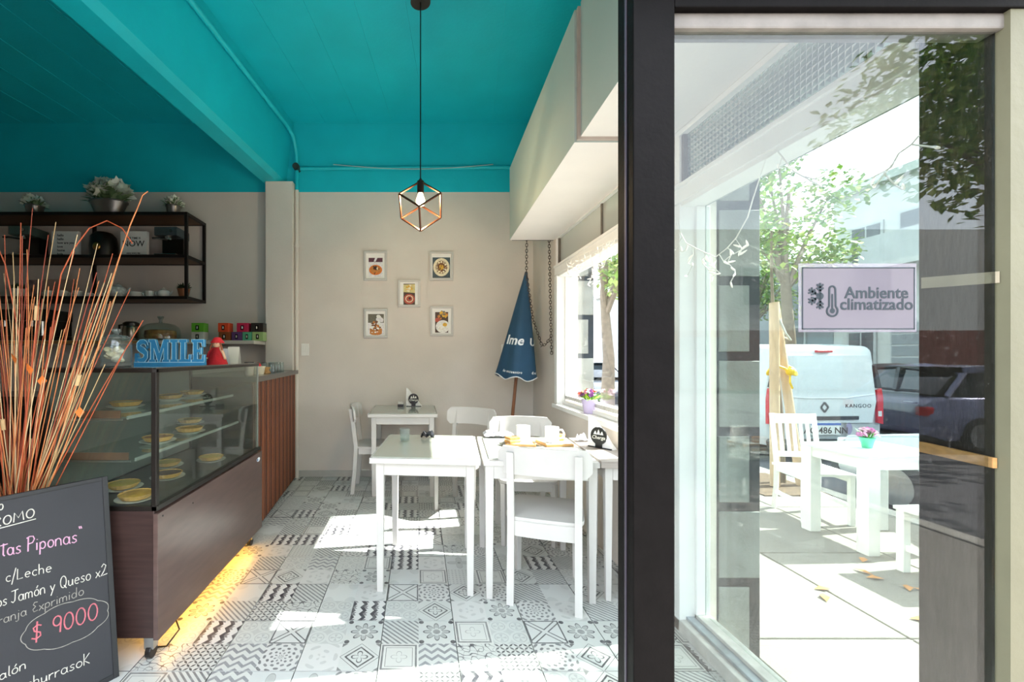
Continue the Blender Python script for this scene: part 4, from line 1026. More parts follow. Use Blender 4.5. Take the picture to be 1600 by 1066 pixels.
# coffee makers on the middle board
def espresso(label, px, w, h, acc):
    dep = 4.46; t = thing('coffee_machine', label, 'coffee machine', (sx_(px,dep), dep, ZM))
    bl = pm('machine_black', '15130f', .35, var=(8,.2)); ch_ = pm('chrome', 'a8a6a2', .2, .9, var=(6,.1))
    MB().box(-w/2,-.12,0,w/2,.13,.028).build('drip_tray', ch_, t, bevel=.004)
    MB().box(-w/2,.02,.028,w/2,.13,h-.09).build('column', bl, t, bevel=.008)
    MB().box(-w/2-.005,-.11,h-.09,w/2+.005,.135,h).build('head', acc, t, bevel=.010)
    MB().cyl((0,-.06,h-.09),(0,-.06,h-.125), .034, n=18).build('group_head', ch_, t, smooth=True)
    MB().tube([(0,-.075,h-.125),(-.05,-.16,h-.13),(-.09,-.18,h-.135)], .010, 8).build('portafilter_handle', bl, t, smooth=True)
    MB().cyl((w*.25,-.112,h-.045),(w*.25,-.122,h-.045), .016, n=14).build('knob', ch_, t)
    return t
espresso('black espresso machine with a dusty green head, left on the shelf', 44, .20, .31, pm('machine_green', '4d625c', .4, var=(6,.15)))
espresso('dark espresso machine with a steel blue head at the shelf end', 268, .22, .30, pm('machine_steel', '5a666a', .3, .5, var=(6,.15)))
ff = thing('air_fryer', 'round black machine with a glowing brass front between the signs', 'coffee machine', (sx_(162,4.46), 4.46, ZM))
MB().lathe([(.10,0),(.12,.01),(.125,.12),(.115,.22),(.08,.262),(.001,.268)], n=28).build('body', MATS['machine_black'], ff, smooth=True)
MB().ball((0.01,-.115,.10), .04, 14, 8, (1,.4,1.1)).build('brass_front', pm('brass', 'b98a45', .3, .9, var=(9,.2)), ff, smooth=True)
# cups on the lowest board
def cup_on(label, px, r, h, handle=1):
    t = thing('tea_cup', label, 'cup', (sx_(px, 4.42), 4.42, ZB), 0, 'cups on the lowest shelf')
    MB().lathe([(r*.55,0),(r*.6,.004),(r*.9,h*.45),(r,h),(r-.005,h),(r*.82,h*.4),(.001,.01)], n=20).build('cup_body', china, t, smooth=True)
    MB().tube([(handle*(r-.006),0,h*.8),(handle*(r+.022),0,h*.75),(handle*(r+.018),0,h*.35),(handle*r*.82,0,h*.25)], .006, 6).build('handle', china, t, smooth=True)
for k, (px, r, h) in enumerate(((76,.045,.075),(98,.045,.075),(121,.045,.072),(139,.042,.05),(157,.042,.05),(212,.062,.06),(234,.045,.07))):
    cup_on('white cup on the lowest shelf, ' + ('first','second','third','fourth','fifth','sixth','seventh')[k] + ' from the left', px, r, h, 1 if k % 2 else -1)
def teapot(label, px, r, m):
    t = thing('teapot', label, 'teapot', (sx_(px,4.42), 4.42, ZB))
    MB().lathe([(r*.6,0),(r*.95,r*.4),(r,r*.8),(r*.8,r*1.25),(r*.4,r*1.45)], n=22).build('pot_body', m, t, smooth=True)
    l_ = MB().lathe([(r*.45,r*1.44),(r*.3,r*1.6),(.001,r*1.66)], n=18).build('lid', m, t, smooth=True); MB().ball((0,0,r*1.72), r*.12, 8, 6).build('knob', m, l_, smooth=True)
    MB().tube([(r*.85,0,r*.6),(r*1.3,0,r*.9),(r*1.5,0,r*1.25)], [r*.2,r*.13,r*.09], 8).build('spout', m, t, smooth=True)
    MB().tube([(-r*.8,0,r*1.1),(-r*1.35,0,r*1.1),(-r*1.4,0,r*.6),(-r*.9,0,r*.4)], r*.08, 6).build('handle', m, t, smooth=True)
teapot('white floral teapot in the middle of the lowest shelf', 184, .085, pm('floral_china', 'cfd3cf', .3, var=(45,.35)))
teapot('small white teapot next to the plant on the lowest shelf', 256, .06, china)
for px, s, lb in ((28, 71, 'small round shrub in a pale pot at the shelf left end'), (287, 72, 'small round shrub in a copper pot at the shelf right end')):
    flower_pot('potted_shrub', lb, (sx_(px,4.40), 4.40, ZB), pm('pot_copper', 'a9714f', .4, .5, var=(8,.2)) if s == 72 else china, .062, .09, [pm('leaf_dark', '2f4a2c', .7, var=(20,.3))], wf, s, nl=150, nf=0, spread=1.0, cat='plant')
tag(MB().box(sx_(52,4.55), 4.49, ZB, sx_(68,4.55), 4.57, ZB+.20).build('floral_tin', pm('floral_tin', 'a98f86', .5, var=(25,.5), col2='6a5560'), None, bevel=.006), 'floral printed tin standing at the left of the lowest shelf', 'tin')
tag(MB().box(sx_(70,4.62), 4.60, ZB, sx_(122,4.62), 4.615, ZB+.225).build('serving_tray', pm('pinkish_tray', 'b39a8d', .5, var=(5,.1)), None, bevel=.006), 'pale pinkish tray leaning on the wall behind the cups', 'tray')
# ------------------------------------------------------------ back ledge, back counter and what stands there
LZ = 1.45
lg = thing('wall_ledge', 'long ledge along the back wall behind the case', 'ledge', (0,0,0))
MB().box(-4.6, 4.24, LZ-.035, -1.605, BY-.001, LZ).build('ledge_board', pm('ledge_white', 'c4bcb0', .5, var=(6,.08)), lg, bevel=.003)
MB().box(-4.6, 4.232, LZ-.032, -2.62, 4.24, LZ-.004).build('ledge_edging', pm('ledge_wood', 'a57a4a', .5, var=(8,.2), stretch=(1,8,8)), lg)
bc = thing('back_counter', 'dark low back counter under the ledge', 'counter', (0,0,0))
MB().box(-4.6, 4.05, 0.0, -1.84, BY-.001, .88).build('carcass', pm('counter_black', '211b18', .5, var=(6,.2)), bc, bevel=.003)
MB().box(-4.6, 4.02, .88, -1.84, BY-.001, .92).build('worktop', MATS['granite'], bc, bevel=.003)
for k in range(4): dr = MB().box(-4.55+k*.67, 4.035, .06, -3.93+k*.67, 4.05, .84).build('door', MATS['counter_black'], bc, bevel=.003); MB().box(-4.02+k*.67,4.02,.5,-3.99+k*.67,4.035,.68).build('handle', MATS['aluminium'], dr)
tb = ledge = None
def tea_box(label, px0, px1, row, m, dep=4.42):
    a, b = sx_(px0, dep), sx_(px1, dep); w = b-a
    t = thing('tea_box', label, 'box', ((a+b)/2, dep, LZ + .0005 + row*.0905), 0, 'coloured tea boxes on the ledge')
    MB().box(-w/2,-.05,0,w/2,.05,.09).build('carton', m, t, bevel=.0015, seg=1)
    f = MB().box(-w*.16,-.0512,.018,w*.10,-.05,.066).build('label_window', MATS['black_acrylic'], t)
    MB().box(-w*.07,-.0518,.03,w*.01,-.0512,.055).build('label_mark', MATS['emblem_white'], f)
bxm = lambda n, c: pm('box_'+n, c, .5, var=(8,.08))
for a in (('bright green tea box standing alone above the SMILE letters', 303,322,1,bxm('green','5da82a')), ('orange tea box on top of the brown one', 344,361,1,bxm('orange','d9481f')), ('crimson tea box in the upper row', 373,391,1,bxm('crimson','c0214a')),
          ('black tea box in the upper row beside the pillar', 395,414,1,bxm('black','2a2420')), ('pale tea box under the bright green one', 303,322,0,bxm('pale','b9b6ae')), ('brown tea box in the lower row', 345,363,0,bxm('brown','8a4a20')), ('purple tea box in the lower row', 365,381,0,bxm('purple','5d3a6b')),
          ('mint green tea box in the lower row', 382,396,0,bxm('mint','57a982')), ('light green tea box in the lower row beside the pillar', 397,414,0,bxm('lightgreen','9cb877'))): tea_box(*a)
cd = thing('cake_dome', 'glass dome over a brown layer cake on the ledge', 'cake stand', (sx_(251,4.38), 4.38, LZ))
MB().lathe([(.07,0),(.08,.006),(.19,.012),(.20,.018),(.001,.019)], n=32).build('stand', shelf_g, cd, smooth=True)
MB().lathe([(.001,.02),(.14,.02),(.145,.05),(.14,.055),(.145,.06),(.14,.10),(.09,.112),(.001,.115)], n=28).build('cake', pm('brown_cake', 'b98344', .8, var=(14,.4), col2='6b3f1e', bump=(40,.4)), cd, smooth=True)
dm = MB().lathe([(.182,.019),(.182,.09),(.17,.13),(.13,.165),(.05,.182),(.001,.184)], n=36).build('dome', glass_mat('dome_glass', 'e6efec', haze=.015), cd, smooth=True)
MB().lathe([(.02,.183),(.014,.195),(.016,.21),(.034,.245),(.026,.247),(.008,.215),(.001,.214)], n=18).build('knob', MATS['lid_glass'], dm, smooth=True)
th_ = thing('thermos_jug', 'steel thermos jug with a black lid behind the cookie jar', 'jug', (sx_(205,4.40), 4.40, LZ))
MB().lathe([(.075,0),(.078,.01),(.08,.11),(.07,.15)], n=24).build('steel_body', pm('brushed_steel', '9a8f80', .25, .9, var=(5,.15)), th_, smooth=True)
MB().lathe([(.075,.15),(.074,.18),(.05,.195),(.001,.197)], n=24).build('lid', MATS['machine_black'], th_, smooth=True)
MB().tube([(-.07,0,.165),(-.12,0,.16),(-.125,0,.06),(-.078,0,.03)], .011, 8).build('handle', MATS['machine_black'], th_, smooth=True)
kt = thing('bar_coffee_machine', 'bulky black coffee machine behind the dried twigs', 'coffee machine', (sx_(42,4.40), 4.40, LZ))
MB().box(-.30,-.13,0,.30,.2,.05).build('tray', MATS['machine_black'], kt, bevel=.006); MB().box(-.30,.02,.05,.30,.2,.26).build('body', MATS['machine_black'], kt, bevel=.01); MB().box(-.31,-.14,.2,.31,.2,.31).build('head', MATS['machine_black'], kt, bevel=.015)
for x in (-.15, .12): MB().cyl((x,-.08,.2),(x,-.08,.14),.035,n=16).build('group_head', MATS['chrome'], kt, smooth=True)
MB().cyl((.24,-.10,.05),(.24,-.10,.19),.03,n=16).build('steam_pitcher', MATS['chrome'], kt, smooth=True)
# ------------------------------------------------------------ chalkboard
chalk_b = pm('blackboard', '2c2d31', .75, var=(3,.16), bump=(40,.08)); chalk_f = pm('blackboard_frame', '1b1c1f', .55, var=(8,.2))
P0 = Vector((-1.21, 1.757, 0)); bu = Vector((-.567, -.823, 0)).normalized(); bv = Vector((-.08, .045, .80)); BH = bv.length; bv.normalize(); bn = bv.cross(bu).normalized()
if bn.x < 0: bn = -bn
cb = thing('chalkboard', 'black chalkboard with the handwritten promo of the day', 'chalkboard', (0,0,0))
BWd = .66
def bpt(u, v, w=0.0): return P0 + bu*u + bv*v + bn*w
def bbox(u0, v0, w0, u1, v1, w1):
    vs = [bpt(u,v,w) for u,v,w in ((u0,v0,w0),(u1,v0,w0),(u1,v1,w0),(u0,v1,w0),(u0,v0,w1),(u1,v0,w1),(u1,v1,w1),(u0,v1,w1))]
    return MB().add(vs, [(0,3,2,1),(4,5,6,7),(0,1,5,4),(1,2,6,5),(2,3,7,6),(3,0,4,7)])
bbox(.02,.02,-.018,BWd-.02,BH-.015,-.004).build('slate', chalk_b, cb)
for a in ((0,0,-.022,.02,BH,0),(BWd-.02,0,-.022,BWd,BH,0),(.02,0,-.022,BWd-.02,.02,0),(.02,BH-.015,-.022,BWd-.02,BH,0)): bbox(*a).build('frame_bar', chalk_f, cb, bevel=.002)
for u in (.08, .52):
    a = bpt(u, BH*.9, -.025); b = Vector((P0.x + bu.x*u - bn.x*.17, P0.y + bu.y*u - bn.y*.17, .0)); MB().bar(a, b, .02, .014).build('prop_leg', chalk_f, cb)
def arc(cx, cy, rx, ry, a0, a1, n=9): return [(cx+rx*math.cos(math.radians(a0+(a1-a0)*k/n)), cy+ry*math.sin(math.radians(a0+(a1-a0)*k/n))) for k in range(n+1)]
O_ = arc(.27,.25,.2,.25,90,450,12)
GL = {'o':(.55,[O_]), 'a':(.6,[arc(.26,.25,.2,.25,20,380,12), [(.47,.48),(.47,.08),(.54,0)]]), 'c':(.5,[arc(.28,.25,.2,.25,50,310)]), 'e':(.55,[[(.08,.26),(.46,.28)]+arc(.27,.25,.19,.25,10,310)]),
 's':(.45,[[(.38,.44),(.25,.5),(.1,.42),(.14,.3),(.33,.2),(.36,.08),(.2,0),(.04,.06)]]), 'i':(.25,[[(.1,.48),(.1,0)],[(.11,.68),(.13,.72)]]), 't':(.42,[[(.2,.85),(.18,.1),(.28,0)],[(-.02,.72),(.5,.78)]]),
 'n':(.55,[[(.06,.48),(.06,0)],[(.06,.3)]+arc(.25,.3,.18,.2,160,0,6)+[(.44,0)]]), 'm':(.78,[[(.06,.48),(.06,0)],[(.06,.32)]+arc(.2,.32,.14,.17,160,0,5)+[(.34,0)],[(.34,.32)]+arc(.5,.32,.15,.17,160,0,5)+[(.66,0)]]),
 'p':(.55,[[(.08,.48),(.06,-.35)],arc(.26,.25,.19,.24,150,-150,9)]), 'r':(.42,[[(.06,.48),(.06,0)],[(.06,.28),(.18,.44),(.36,.46)]]), 'h':(.55,[[(.08,.95),(.08,0)],[(.08,.3)]+arc(.25,.3,.17,.2,160,0,6)+[(.42,0)]]),
 'l':(.25,[[(.12,.95),(.1,.1),(.2,0)]]), 'd':(.58,[arc(.25,.25,.19,.25,20,380,12),[(.46,.95),(.45,0)]]), 'j':(.3,[[(.16,.48),(.14,-.2),(.0,-.3),(-.1,-.2)],[(.16,.68),(.18,.72)]]), 'u':(.55,[[(.06,.48),(.08,.1),(.22,0),(.38,.1),(.42,.48)],[(.42,.48),(.44,0)]]),
 'y':(.5,[[(.05,.48),(.22,.08)],[(.44,.48),(.1,-.35)]]), 'x':(.48,[[(.05,.48),(.4,0)],[(.42,.48),(.03,0)]]), 'k':(.5,[[(.06,1),(.06,0)],[(.44,.9),(.06,.4),(.45,0)]]), 'ó':(.55,[O_,[(.26,.62),(.38,.82)]]), 'b':(.55,[[(.06,.95),(.06,0)],arc(.26,.25,.19,.24,150,-150,9)]),
 'P':(.62,[[(.12,.95),(.1,0)],[(.0,.9),(.2,1),(.45,.98),(.55,.78),(.42,.55),(.1,.5)]]), 'R':(.66,[[(.1,.95),(.08,0)],[(.08,.95),(.4,1),(.52,.78),(.38,.55),(.1,.5),(.55,0)]]), 'O':(.75,[arc(.35,.45,.28,.45,90,450,14)]), 'M':(.9,[[(.05,0),(.12,.95),(.4,.35),(.68,.95),(.78,0)]]),
 'L':(.6,[[(.1,.95),(.08,0),(.5,.04)]]), 'J':(.6,[[(.0,.95),(.62,1)],[(.36,.97),(.32,.15),(.16,0),(.0,.14)]]), 'Q':(.75,[arc(.35,.48,.26,.48,90,450,14),[(.4,.2),(.62,-.08)]]), 'E':(.6,[[(.5,.9),(.25,.95),(.14,.75),(.34,.52),(.1,.3),(.2,.04),(.52,.1)]]),
 '/':(.35,[[(.32,1.1),(.0,-.35)]]), '2':(.6,[[(.06,.75),(.25,.98),(.46,.8),(.3,.4),(.02,.03),(.3,.06),(.6,.1)]]), '9':(.62,[arc(.3,.7,.22,.28,20,380,12),[(.52,.75),(.46,0)]]), '0':(.66,[arc(.31,.48,.25,.48,90,450,14)]), '$':(.8,[[(.58,.78),(.38,.88),(.14,.76),(.2,.56),(.52,.4),(.54,.2),(.3,.08),(.04,.2)],[(.36,1.08),(.3,-.12)]]), '"':(.3,[[(.1,1.05),(.16,.88)],[(.22,1.05),(.28,.88)]]), ' ':(.35,[]), "'":(.2,[])}
CH1 = pm('chalk_white', 'c9c6bc', .9, var=(60,.25)); CH2 = pm('chalk_pink', 'c79ab4', .9, var=(60,.25)); CH3 = pm('chalk_red', 'c06a74', .9, var=(60,.25)); CH4 = pm('chalk_dim', '96928a', .9, var=(60,.3))
bP = bpt(0,0,-.0035)
def chalk(txt, x0, y0, x1, y1, cap, m, rad=.0016, extra=None):
    tot = sum(GL[c][0] for c in txt); mb = MB(); cur = 0.0
    for c in txt:
        adv, st = GL[c]
        if c == ' ':
            if mb.v: mb.build('chalk_word', m, cb)
            mb = MB()
        for s in st:
            pts = []
            for gx, gy in s:
                f = (cur + gx) / tot; px, py = x0 + (x1-x0)*f, y0 + (y1-y0)*f - gy*cap
                pts.append(on_plane(px, py, bP, bn))
            mb.tube(pts, rad, 5)
        cur += adv
    mb.build('chalk_word', m, cb)
chalk('PROMO', -24, 829, 56, 807, 15, CH1, .002)
mb = MB(); mb.tube([on_plane(-20, 831, bP, bn), on_plane(56, 811, bP, bn)], .0018, 5); mb.build('chalk_underline', CH1, cb)
chalk('o', -3, 798, 6, 796, 18, CH1, .0018)
chalk('ritas Piponas"', -14, 873, 128, 846, 23, CH2, .0022)
chalk('c/Leche', 8, 910, 82, 893, 17, CH1, .0015)
chalk('os Jamón y Queso x2', -6, 950, 168, 898, 19, CH1, .0016)
chalk('aranja Exprimido', -14, 981, 132, 929, 16, CH4, .0014)
chalk('$ 9000', 48, 1004, 155, 966, 27, CH3, .0026)
chalk('Salón' if 'S' in GL else 'salón', -12, 1069, 42, 1044, 17, CH1, .0016)
chalk('churrasok', 40, 1078, 141, 1036, 18, CH1, .0016)
cl = []
for k in range(73):
    a = 2*PI*k/72; w = 1 + .055*abs(math.sin(a*4.5)); ex, ey = 66*math.cos(a)*w, 32*math.sin(a)*w
    cl.append(on_plane(102 + ex, 976 - ey - ex*.33, bP, bn))
mb = MB(); mb.tube(cl, .0014, 5); mb.build('chalk_cloud', CH4, cb)
# ------------------------------------------------------------ dried twigs in a tall vase
tw = thing('twig_arrangement', 'tall vase of orange and straw coloured dried twigs', 'dried twigs', (-1.60, 1.72, 0))
MB().lathe([(.06,0),(.075,.01),(.08,.3),(.06,.5),(.065,.55),(.058,.55),(.05,.49),(.05,.02),(.001,.015)], n=24).build('vase', pm('dark_vase', '4a2f22', .4, var=(8,.3)), tw, smooth=True)
tcs = [pm('twig_orange', 'b5532a', .6, var=(12,.25)), pm('twig_straw', 'c2a273', .65, var=(12,.2)), pm('twig_rust', '8f3a20', .6, var=(12,.25)), pm('twig_pale', 'd6b98c', .65, var=(12,.15)), pm('twig_tan', 'c67a45', .6, var=(12,.2))]
rn = random.Random(17); lf_o = pm('dried_leaf', 'd4702a', .7, var=(15,.2)); bead = pm('reed_bead', 'c9a878', .7, var=(15,.2))
def twig(dx, dy, h, bend, m, r=.0028, curl=None):
    b = Vector((rn.uniform(-.04,.04), rn.uniform(-.03,.03), .02)); pts = []
    for k in range(9):
        t = 0 if k == 0 else (k-1)/7; z = .02 if k == 0 else .53 + (h - .53)*t
        x = b.x + (dx - b.x)*t + bend*math.sin(PI*t); y = b.y + (dy - b.y)*t
        pts.append(Vector((x, y, z)))
    if curl:
        for q in curl: pts.append(pts[-1] + Vector(q))
    o = MB().tube(pts, [r*(1 - .55*i/len(pts)) for i in range(len(pts))], 5).build('twig', m, tw)
    return pts, o
for k in range(74):
    u = (k + rn.random()) / 74; dx = -.26 + .74*u + rn.uniform(-.03,.03); h = rn.uniform(1.36, 1.86) - .2*max(0, abs(u-.45)-.2)
    twig(dx, rn.uniform(-.10,.05), h, rn.uniform(-.02,.03), tcs[rn.choices(range(5),[4,3,2,3,4])[0]], rn.uniform(.0020,.0034))
pts, o = twig(.44, -.02, 1.72, .02, tcs[4], .004, [(.03,0,.09),(.03,0,.07),(.02,0,.05),(.02,0,.015)])
pts, o = twig(.20, -.02, 1.62, -.02, tcs[0], .004, [(.05,0,.1),(.06,0,.08),(.07,0,.03),(.06,0,-.03),(.04,0,-.06)])
pts, o = twig(-.02, -.02, 1.66, .06, tcs[0], .004, [(-.03,0,.07),(-.03,0,.06),(-.015,0,.05)])
for k in range(14):
    pts, o = twig(rn.uniform(-.2,.4), rn.uniform(-.14,-.04), rn.uniform(1.2,1.6), rn.uniform(-.02,.02), tcs[k % 5])
    i = rn.randrange(5, 8); a, b = pts[i], pts[i+1]
    if k % 2: MB().cyl(a, a + (b-a)*.35, .007, n=8).build('bead', bead, o)
    else:
        mb = MB(); leaf(mb, a, Vector((rn.uniform(-.4,.4), -.3, 1)), .05, .03); mb.build('leaf', lf_o, o)
# ------------------------------------------------------------ sign on the door glass
sg = thing('glass_sign', 'translucent sign on the door glass reading Ambiente climatizado', 'sign', (0,0,0))
GYp = .9255
a, b = at(1247, 412, GYp), at(1431, 519, GYp)
MB().box(a.x, GYp-.0012, b.z, b.x, GYp-.0002, a.z).build('clear_backing', glass_mat('sign_clear', 'eceaf0', haze=.2, dust='b5b0b8'), sg)
a, b = at(1252, 418, GYp), at(1428, 515, GYp)
MB().box(a.x, GYp-.0016, b.z, b.x, GYp-.0013, a.z).build('sign_sheet', glass_mat('sign_sheet', 'bdb6bf', haze=.42, dust='8f8a92'), sg)
dkt = pm('sign_teal_ink', '0b1f28', .6, var=(20,.1))
for x0,z0,x1,z1 in ((a.x,b.z,b.x,b.z+.0022),(a.x,a.z-.0022,b.x,a.z),(a.x,b.z,a.x+.0022,a.z),(b.x-.0022,b.z,b.x,a.z)):
    MB().box(x0,GYp-.0021,z0,x1,GYp-.0017,z1).build('border_line', dkt, sg)
def sg_text(t, px, py, size): 
    p = at(px, py, GYp); text(t, size, dkt, sg, basis((p.x, GYp-.0022, p.z), (1,0,0), (0,0,1)), ext=.0002, bold=.0005)
sg_text('Ambiente', 1368, 466, .0345); sg_text('climatizado', 1368, 484, .0345)
ic = MB(); c = at(1280, 463, GYp); yk = GYp-.0022
for k in range(6):
    an = math.radians(90 + k*60)
    if k in (4, 5): continue
    d = Vector((math.cos(an), 0, math.sin(an))); o_ = Vector((c.x, yk, c.z)); ic.bar(o_, o_ + d*.028, .0042, .0006, up=(0,1,0))
    for s in (-1, 1):
        d2 = Vector((math.cos(an+s*.8), 0, math.sin(an+s*.8)))
        for q in (.011, .018): ic.bar(o_ + d*q, o_ + d*q + d2*.010, .0034, .0006, up=(0,1,0))
disc(ic, c.x, c.z, .0075, .0075, yk-.0003, 16); ic.build('snowflake_icon', dkt, sg)
ti = MB(); q = at(1299, 486, GYp); w = .0065
pts = [Vector((q.x + .0115*math.cos(math.radians(a)), yk, q.z + .0115*math.sin(math.radians(a)))) for a in range(125, 416, 15)] + [Vector((q.x+w, yk, q.z+.046))] + [Vector((q.x + w*math.cos(math.radians(a)), yk, q.z+.046 + w*math.sin(math.radians(a)))) for a in range(15, 180, 15)] + [Vector((q.x-w, yk, q.z+.03))]
for i in range(len(pts)): ti.bar(pts[i], pts[(i+1) % len(pts)], .0036, .0006, up=(0,1,0))
disc(ti, q.x, q.z, .0055, .0055, yk-.0003, 14); ti.bar((q.x, yk, q.z), (q.x, yk, q.z+.036), .003, .0006, up=(0,1,0)); ti.build('thermometer_icon', dkt, sg)
# ------------------------------------------------------------ street
GZ, RZ = -.2, -.35
pav = pm('pavement', '85807a', .85, var=(2.5,.10), bump=(90,.5)); slab_m = pm('pavement_slab', '88837b', .85, var=(3,.12), bump=(120,.5))
asph = pm('asphalt', '626165', .9, var=(3,.15), bump=(140,.6)); kerb_m = pm('kerb', 'a9a59d', .8, var=(5,.15), bump=(60,.4))
struct('trim_11', MB().box(-60, -60, -.6, 60, 80, RZ), asph, 'grey asphalt road surface')
pv = struct('trim_12', MB().box(WX+.2, -3.4, -.5, 4.45, 40, GZ-.012).box(-40, -3.4, -.5, WX+.2, .72, GZ-.012).box(-40, BY+.15, -.5, WX+.2, 40, GZ-.5), pav, 'pale pavement outside the cafe')
for i in range(3):
    for j in range(9):
        x0, y0 = 1.69 + i*.92, .3 + j*1.0
        MB().box(x0+.006, y0+.006, GZ-.03, x0+.92-.006, y0+1.0-.006, GZ).build('paving_slab', slab_m, pv, bevel=.004, seg=1)
for j in range(14): MB().box(4.45, -3.4+j*1.2+.004, -.5, 4.62, -3.4+(j+1)*1.2-.004, GZ+.002).build('kerb_stone', kerb_m, pv, bevel=.008)
struct('trim_13', MB().box(11.6, -10, -.5, 14, 60, GZ), pav, 'pavement on the far side of the street')
pit = MB().box(3.70, 4.62, GZ-.01, 4.42, 5.5, GZ+.012).build('tree_pit', pm('soil_bark', '6b5645', .95, var=(35,.5), bump=(60,.8)))
tag(pit, 'square of bark and soil around the staked sapling', 'soil', kind='stuff')
# white table, chair and stool on the pavement
w_out = pm('outdoor_white', 'f3f2ee', .45, var=(6,.04))
def otable(label, loc, rz, w, d, h):
    t = thing('outdoor_table', label, 'table', loc, rz)
    MB().box(-w/2,-d/2,h-.025,w/2,d/2,h).build('table_top', pm('mint_white_top', 'e6f2ee', .25, var=(5,.03)), t, bevel=.004)
    for s in (-1,1):
        MB().box(-w/2+.02,s*(d/2-.03)-.012,h-.11,w/2-.02,s*(d/2-.03)+.012,h-.025).build('apron', w_out, t, bevel=.002); MB().box(s*(w/2-.03)-.012,-d/2+.08,h-.11,s*(w/2-.03)+.012,d/2-.08,h-.025).build('apron', w_out, t, bevel=.002)
        for u in (-1,1): MB().box(s*(w/2-.05)-.045,u*(d/2-.05)-.045,0,s*(w/2-.05)+.045,u*(d/2-.05)+.045,h-.025).build('leg', w_out, t, bevel=.004)
otable('white outdoor table with a mint cup of flowers', (3.70, 3.52, GZ), math.radians(2), .70, .56, .75)
oc = thing('outdoor_chair', 'white slat back chair on the pavement facing the outdoor table', 'chair', (3.67, 4.04, GZ), math.radians(172))
for s in (-1,1):
    x = s*.185
    MB().tube([(x,-.22,0),(x,-.185,.22),(x,-.18,.45),(x,-.215,.70),(x,-.25,.93)], .025, 4).build('rear_leg', w_out, oc, bevel=.002)
    MB().box(x-.02,.17,0,x+.02,.21,.43).build('leg', w_out, oc, bevel=.003)
    MB().box(x-.012,-.18,.38,x+.012,.18,.43).build('seat_rail', w_out, oc); MB().box(x-.012,-.19,.15,x+.012,.18,.185).build('stretcher', w_out, oc)
MB().box(-.215,-.20,.43,.215,.225,.455).build('seat', w_out, oc, bevel=.005)
MB().bar((-.17,-.24,.88),(.17,-.24,.88),.028,.09).build('top_rail', w_out, oc); MB().bar((-.17,-.19,.54),(.17,-.19,.54),.024,.05).build('lower_rail', w_out, oc)
for k in range(5): MB().bar((-.12+k*.06,-.195,.55),(-.12+k*.06,-.238,.86),.026,.014,up=(0,1,0)).build('slat', w_out, oc)
st_ = thing('outdoor_stool', 'low white stool in front of the outdoor table', 'stool', (3.60, 2.86, GZ), math.radians(2))
MB().box(-.25,-.2,.425,.25,.2,.45).build('seat', w_out, st_, bevel=.004)
for s in (-1,1):
    for u in (-1,1): MB().box(s*.215-.025,u*.165-.025,0,s*.215+.025,u*.165+.025,.425).build('leg', w_out, st_, bevel=.003)
    MB().box(s*.215-.012,-.14,.15,s*.215+.012,.14,.19).build('stretcher', w_out, st_); MB().box(-.19,s*.165-.012,.37,.19,s*.165+.012,.425).build('apron', w_out, st_)
flower_pot('flower_cup', 'small mint green cup of pink flowers on the outdoor table', (3.66, 3.53, GZ+.75), pm('mint_cup', '5fc9a0', .4, var=(8,.06)), .05, .085, [gr[1]], [pk[0], pk[1]], 8, nl=30, nf=22, spread=1.5, tall=1.05, fr=.03)
# staked sapling
stake_m = pm('stake_wood', 'd2b494', .7, var=(9,.18), stretch=(6,6,.7)); 
def stake(label, a, b, r): tag(MB().cyl(a, b, r, n=12).build('tree_stake', stake_m, None, smooth=True), label, 'stake', 'wooden stakes around the sapling')
stake('straight pale wooden stake left of the sapling', (4.08, 4.95, GZ+.012), (4.07, 4.95, 1.90), .048)
stake('leaning pale wooden stake right of the sapling', (4.40, 4.98, GZ+.012), (4.13, 5.02, 1.92), .045)
sp = thing('sapling', 'thin young tree tied between two wooden stakes', 'tree', (4.30, 5.1, GZ+.012))
MB().tube([(0,0,0),(-.03,0,.8),(-.1,.0,1.6),(-.12,.02,2.4),(-.10,.05,3.0)], [.03,.026,.022,.016,.01], 8).build('trunk', pm('bark', '8a7a68', .9, var=(14,.3), bump=(50,.5)), sp, smooth=True)
lf_s = [pm('leaf_sun_a', '8fae4a', .6, var=(8,.2)), pm('leaf_sun_b', '6b9440', .6, var=(8,.2)), pm('leaf_sun_c', 'b2c06a', .6, var=(8,.15))]
for m_ in lf_s: m_.node_tree.nodes['Principled BSDF'].inputs['Transmission Weight'].default_value = 0.0
def foliage(centres, n, size, seed):
    rn = random.Random(seed); mb = MB()
    for _ in range(n):
        c, R = centres[rn.randrange(len(centres))]; mb.mat(rn.randrange(3))
        v = Vector((rn.gauss(0,1), rn.gauss(0,1), rn.gauss(0,1))).normalized() * (R * rn.random() ** .45)
        leaf(mb, Vector(c) + v, (rn.uniform(-1,1), rn.uniform(-1,1), rn.uniform(-.9,.5)), size*rn.uniform(.6,1.2), size*.6)
    return mb
foliage([((-.1,.1,3.1),.5),((.2,.0,2.8),.4),((-.3,.2,3.4),.4)], 500, .10, 2).build('foliage', lf_s, sp)
tape_y = pm('yellow_tape', 'e6c02a', .5, var=(10,.15))
tp = thing('barrier_tape', 'yellow tape knotted around the stakes and sapling', 'tape', (0,0,0))
ring = [(4.19 + .15*math.cos(2*PI*k/20), 4.99 + .09*math.sin(2*PI*k/20), 1.13 + .05*math.sin(4*PI*k/20)) for k in range(20)]
MB().tube(ring, .014, 6, closed=True).build('tape_loop', tape_y, tp); MB().ball((4.21,4.90,1.12), .045, 10, 7).build('knot', tape_y, tp)
MB().tube([(4.21,4.9,1.1),(4.19,4.88,1.0),(4.22,4.88,.93)], .010, 5).build('tail', tape_y, tp)
